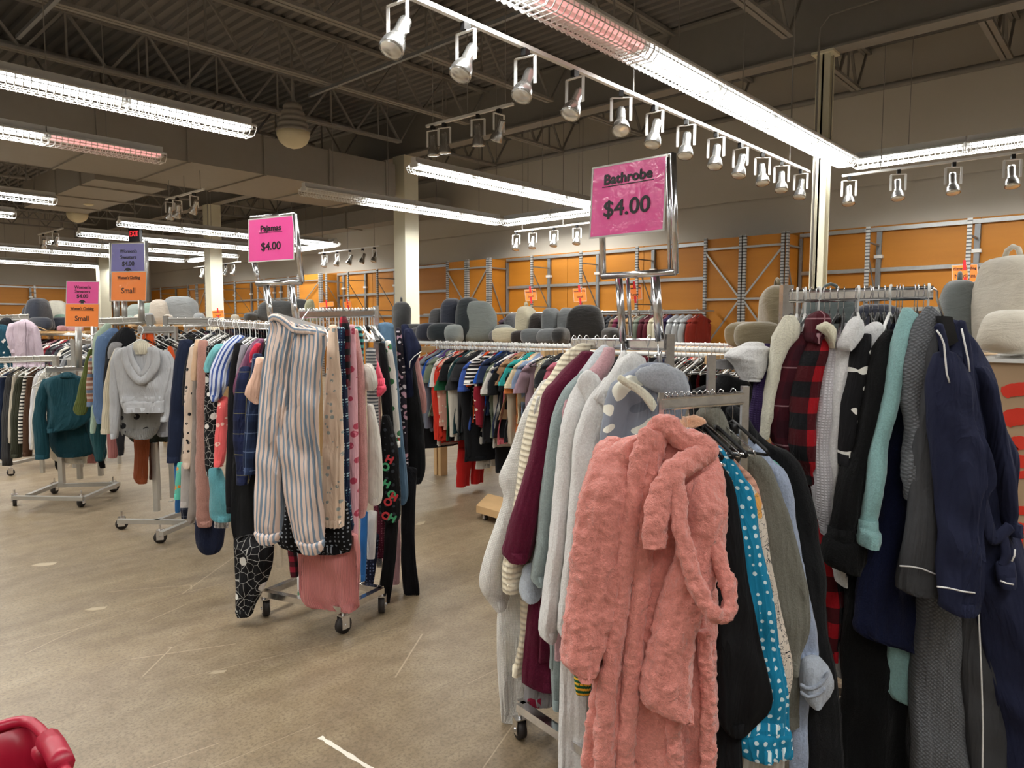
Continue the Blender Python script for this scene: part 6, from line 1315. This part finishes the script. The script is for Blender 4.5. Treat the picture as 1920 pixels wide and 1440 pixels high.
pillow(1856, 672, 4.8, .52, -88, '#dcd4c4', 'large cream backrest pillow at the right edge with gathered seams', handle=True, z=1.345)
# ================================================================ coat rail at the back wall
cx = 11.1; zr = onX(1000, 587, cx).z; ya = onX(795, 590, cx).y; yb = onX(1312, 580, cx).y
r = empty('coat_rail', (cx, yb, zr)); MB().cyl((0, 0, 0), (0, ya - yb, 0), .022, 10).build('rail', M['galv'], r, True)
for k in range(6): MB().bar((0, (ya - yb) * k / 5, 0), (FXX - cx - .04, (ya - yb) * k / 5, 0), .03, .03).build('bracket', M['galv'], r)
tag(r, 'galvanised coat rail along the orange back wall shelving', 'clothes rail')
CO = [(1108, '#8b7c66', 'beige'), (1118, '#17181b', 'black wool'), (1130, '#2a2c32', 'dark quilted'), (1141, '#1f2126', 'black puffer'), (1150, '#6d5a4b', 'taupe'), (1158, '#5d1b34', 'maroon'), (1166, '#24242a', 'charcoal'), (1176, '#b08a5d', 'camel'), (1186, '#9c8f80', 'stone'), (1196, '#6c7468', 'sage'), (1206, '#4d1724', 'burgundy puffer'), (1214, '#561b28', 'wine'), (1224, '#c9c2a9', 'cream'), (1232, '#d3cdbb', 'ivory'), (1240, '#8d4a4e', 'red plaid'), (1246, '#2f2348', 'purple'), (1296, '#8b2a1c', 'rust red'), (1303, '#7d2417', 'brick red'), (940, '#2b1d28', 'plum'), (948, '#1b1b1f', 'soft black'), (956, '#3f1d2e', 'dark maroon')]
for i, (px, col, cw) in enumerate(CO):
    Y = onX(px, 610, cx - .2).y; gobj('coat', 'coat', .9, (cx, Y, zr + .02), PI / 2 + rnd.uniform(-.15, .15), col, '%s coat hanging on the rail at the back wall' % cw, 'coat')
    hanger(Vector((cx, Y, zr + .03)), PI / 2, ('wire', 'white', 'black')[i % 3], 'on the back wall coat rail', 1)
for i, px in enumerate((1258, 1270, 1282)):
    Y = onX(px, 610, cx - .2).y
    o = gobj('coat', 'coat', .9, (cx, Y, zr + .02), PI / 2, '#9a9da0', 'silvery coat in a crinkled clear plastic garment bag on the back wall rail', 'coat', 'coats in plastic garment bags')
M['bag'] = simple('crinkled_plastic', '#a9adb0', .12, .0, Specular_IOR_Level=.9, bump=(16, 1.0))
for o in [o for o in COL.objects if o.get('group') == 'coats in plastic garment bags']: o.material_slots[0].material = M['bag']
# ================================================================ distant rails on the left
def far_rail(A, B_, cols, label, gl, n, L=.6, kind='tee', hk=True, hd=58):
    r = empty('clothes_rail', A); MB().cyl((0, 0, 0), B_ - A, .02, 10).build('rail', M['white'], r, True)
    for e in (.02, .98):
        p = (B_ - A) * e; MB().bar(p + Vector((0, 0, .02)), Vector((p.x, p.y, -A.z)), .03, .03).build('post', M['steel_tube'], r)
    tag(r, label, 'clothes rail')
    for i in range(n):
        p = A.lerp(B_, (i + .5) / n) + Vector((0, 0, .02)); col, cw = cols[i % len(cols)]
        gobj(KN[kind][0], kind, L, p, head_rz(hd) - PI / 2 + rnd.uniform(-.15, .15), col, '%s top hanging on the %s' % (cw, gl), 'top', '%s tops on the %s' % (cw, gl))
        if hk: hanger(p + Vector((0, 0, .005)), head_rz(hd) - PI / 2, ('white', 'black', 'wire')[i % 3], 'on the ' + gl, 1)
far_rail(at(58, 626, 9.6), at(150, 628, 8.8), [('#5b1a2a', 'maroon'), ('#c98d98', 'pink'), ('#17181c', 'black'), ('#d8d0cc', 'white'), ('#8d2a33', 'red'), ('#2a2a30', 'charcoal'), ('#5a5d60', 'grey'), ('#321a26', 'plum')], 'distant white rail of dark and pink tops below the navy pillow', 'distant rail below the navy pillow', 16)
far_rail(at(150, 628, 8.8), at(215, 640, 7.6), [('#3a3d42', 'grey'), ('#d3cdc2', 'cream'), ('#202226', 'black'), ('#8d8f93', 'pale grey')], 'distant white rail behind the orange size card', 'distant rail behind the orange size card', 9)
far_rail(at(128, 674, 7.4), at(186, 668, 7.8), [('#cfc8ba', 'cream'), ('#dad6cf', 'white'), ('#3a1a24', 'wine'), ('#b9b2a4', 'beige')], 'white rail above the second teal sweater', 'rail above the teal sweaters', 8, .5)
far_rail(at(345, 612, 7.6), at(505, 602, 8.4), [('#15161a', 'black'), ('#24262b', 'charcoal'), ('#3a2530', 'plum'), ('#1c2740', 'navy')], 'distant rail behind the hangers left of the pajamas sign', 'distant rail left of the pajamas sign', 14, .6)
# pillows on the distant fixtures, left
def pboard(A, B_, w_, label):
    d = (B_ - A); n_ = Vector((-d.y, d.x, 0)).normalized() * w_
    r = empty('display_board', A); MB().prism([Vector((0, 0, 0)), d, d + n_, n_], 0, (0, 0, .025)).build('board', M['wood'], r)
    for e in (.04, .96):
        for s in (.1, .9): p = d * e + n_ * s; MB().bar(p, Vector((p.x, p.y, -A.z)), .05, .05).build('leg', M['wood'], r)
    tag(r, label, 'display board')
za = at(90, 624, 9.2).z
pboard(at(20, 625, 9.0), at(160, 625, 9.0), .8, 'wooden board carrying the navy and pastel pillows at the far left')
def fpillow(px, py, d, h, fd, col, label, w_=.25):
    p = at(px, py, d); o = pillow(px, py, 5, h, fd, col, label, w_=w_, y_=0); o.location = p; return o
fpillow(86, 622, 9.3, .42, 85, '#131b2c', 'navy backrest pillow on the far left board, arm toward the right')
fpillow(64, 620, 9.5, .34, 170, '#1a2334', 'navy backrest pillow behind the lilac jacket')
fpillow(103, 606, 9.8, .3, 175, '#d9d5c6', 'white pillow stacked behind the far left navy one')
fpillow(113, 618, 9.6, .2, 175, '#7f9a8a', 'sage green pillow stacked low behind the navy one')
fpillow(118, 606, 9.9, .26, 160, '#d7d7d6', 'pale grey white pillow behind the pink card')
fpillow(136, 622, 9.4, .18, 170, '#c08f96', 'small dusty pink pillow beside the orange size card')
zb = at(330, 612, 8.4); pboard(at(240, 612, 8.3), at(375, 612, 8.3), .8, 'wooden board carrying grey and sage pillows behind the grey hoodie')
fpillow(335, 611, 8.5, .34, 178, '#878a8b', 'wide grey backrest pillow behind the steel arm', w_=.32)
fpillow(296, 611, 8.4, .3, 178, '#b9aea0', 'beige backrest pillow left of the wide grey one', w_=.18)
fpillow(280, 611, 8.7, .27, 175, '#8fa397', 'sage green backrest pillow right of the lavender sign post')
fpillow(256, 611, 8.8, .26, 175, '#9aa39e', 'pale grey green backrest pillow behind the sign posts')
pboard(at(415, 606, 8.0), at(600, 606, 8.0), .8, 'wooden board carrying charcoal pillows behind the pajamas sign posts')
fpillow(520, 604, 8.2, .24, 178, '#3c3f41', 'charcoal backrest pillow between the pajamas sign posts', w_=.5)
fpillow(558, 604, 8.3, .26, 178, '#3a3d3f', 'charcoal backrest pillow right of the pajamas sign posts', w_=.3)
fpillow(484, 604, 8.3, .14, 178, '#5b5a57', 'grey taupe pillow left of the pajamas sign posts')
fpillow(580, 604, 8.1, .25, 178, '#b9b894', 'pale yellow green cushion behind the white hangers', w_=.12)
fpillow(440, 606, 8.4, .1, 178, '#c4bdae', 'low cream pillow left of the pajamas sign')
# ---------------------------------------------------------------- shopping basket at the lower left
zb_ = .98
RP = simple('red_cart_plastic', '#b3203c', .35, noise=.04, Specular_IOR_Level=.6)
rim = [onH(x, y, zb_) for x, y in ((-70, 1382), (-30, 1370), (0, 1362), (22, 1355), (42, 1352), (58, 1355), (74, 1368), (90, 1386), (104, 1406), (114, 1424), (122, 1446), (132, 1480))]
far = [onH(140, 1560, zb_), onH(60, 1660, zb_), onH(-220, 1620, zb_), onH(-300, 1480, zb_), onH(-200, 1410, zb_)]
loop = rim + far; cc = sum(loop, Vector()) / len(loop); r = empty('shopping_basket', Vector((cc.x, cc.y, .55))); O = Vector(r.location)
def lp_at(k, z, e=0.0): n_ = len(loop); p = loop[k % n_]; q = p.lerp(Vector((cc.x, cc.y, p.z)), e); return Vector((q.x, q.y, z))
MB().tube([p - O for p in loop + loop[:2]], .007, 10, cap=False).build('rim', RP, r, True)
V_ = []; F_ = []; n_ = len(loop); lv = [(zb_, 0), (zb_ - .05, .03), (.75, .1), (.58, .16), (.55, .2)]
for z, e in lv:
    for k in range(n_): V_.append(lp_at(k, z, e) - O)
for j in range(len(lv) - 1):
    for k in range(n_): k2 = (k + 1) % n_; F_.append((j * n_ + k, j * n_ + k2, (j + 1) * n_ + k2, (j + 1) * n_ + k))
F_.append(tuple((len(lv) - 1) * n_ + k for k in range(n_)))
o = MB().add(V_, F_).build('basket_shell', RP, r, True); sm = o.modifiers.new('solid', 'SOLIDIFY'); sm.thickness = .006; sm.offset = 1
b = MB(); P = [onH(x, y, zb_ + .004) for x, y in ((90, 1387), (102, 1403), (112, 1422), (116, 1434))]
b.tube([p - O for p in P], .014, 10).build('handle_hinge', RP, r, True)
b = MB(); b.tube([onH(76, 1404, zb_ - .01) - O, onH(86, 1425, zb_ - .03) - O, onH(92, 1445, zb_ - .06) - O], .011, 8).build('handle_arm', RP, r, True)
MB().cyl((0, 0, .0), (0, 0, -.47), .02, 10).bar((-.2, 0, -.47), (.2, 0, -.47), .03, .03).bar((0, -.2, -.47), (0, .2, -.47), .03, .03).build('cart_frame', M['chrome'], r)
for sx_, sy_ in ((-.19, 0), (.19, 0), (0, -.19), (0, .19)): caster(Vector((sx_, sy_, -.55)), .03, r)
tag(r, 'red plastic shopping basket cart cut off at the lower left corner', 'shopping cart')
# white chalk stroke and scuffs on the floor
WP = simple('white_floor_paint', '#d8d2c6', .7, bump=(60, .4)); rn = random.Random(2)
a_ = onH(600, 1382, 0); c_ = onH(712, 1452, 0); V_ = []; F_ = []; d_ = (c_ - a_).normalized(); nn = Vector((-d_.y, d_.x, 0))
for j in range(30):
    p = a_.lerp(c_, j / 29); w_ = .008 * (.7 + rn.random() * .7); V_ += [p + nn * w_ + Vector((0, 0, .0008)), p - nn * w_ + Vector((0, 0, .0008)), p + nn * w_, p - nn * w_]
    if j: q = 4 * j; F_ += [(q - 4, q - 3, q + 1, q), (q - 2, q + 2, q + 3, q - 1), (q - 4, q, q + 2, q - 2), (q - 3, q - 1, q + 3, q + 1)]
F_ += [(0, 2, 3, 1), (116, 117, 119, 118)]
o = MB().add(V_, F_).build('floor_marking', WP); tag(o, 'short rough white painted stroke on the floor at the bottom of the photo', 'floor marking', kind='structure')
for k, (x, y, w2) in enumerate(((82, 1058, 26), (180, 1141, 22), (408, 1260, 18), (788, 981, 10))):
    P = [onH(x - w2, y + 3, 0), onH(x - w2 * .3, y - 2, 0), onH(x + w2, y - 4, 0), onH(x + w2 * .7, y + 1, 0), onH(x - w2 * .2, y + 4, 0)]
    o = MB().prism(P, 0, (0, 0, .0006)).build('floor_scuff', simple('pale_scuff_%s' % 'abcd'[k], '#a4957c', .6)); tag(o, 'pale worn patch on the concrete floor', 'floor mark', kind='structure')
# low wooden platform on casters in the aisle
p0, p1, p2 = onH(893, 950, .1), onH(935, 962, .1), onH(955, 938, .1)
p3 = p0 + (p2 - p1); P0 = Vector((p0.x, p0.y, 0)); r = empty('caster_platform', P0)
ext = (p1 - p0).normalized() * .5; q1 = p1 + ext; q2 = p2 + ext
MB().prism([Vector((p.x, p.y, .055)) - P0 for p in (p0, q1, q2, p3)], 0, (0, 0, .055)).build('deck', M['wood'], r)
for p in (p0.lerp(q2, .12), p0.lerp(q2, .88), q1.lerp(p3, .12), q1.lerp(p3, .88)): caster(Vector((p.x, p.y, 0)) - P0, .018, r)
tag(r, 'low wooden platform on small casters beside the white waffle robe', 'platform')
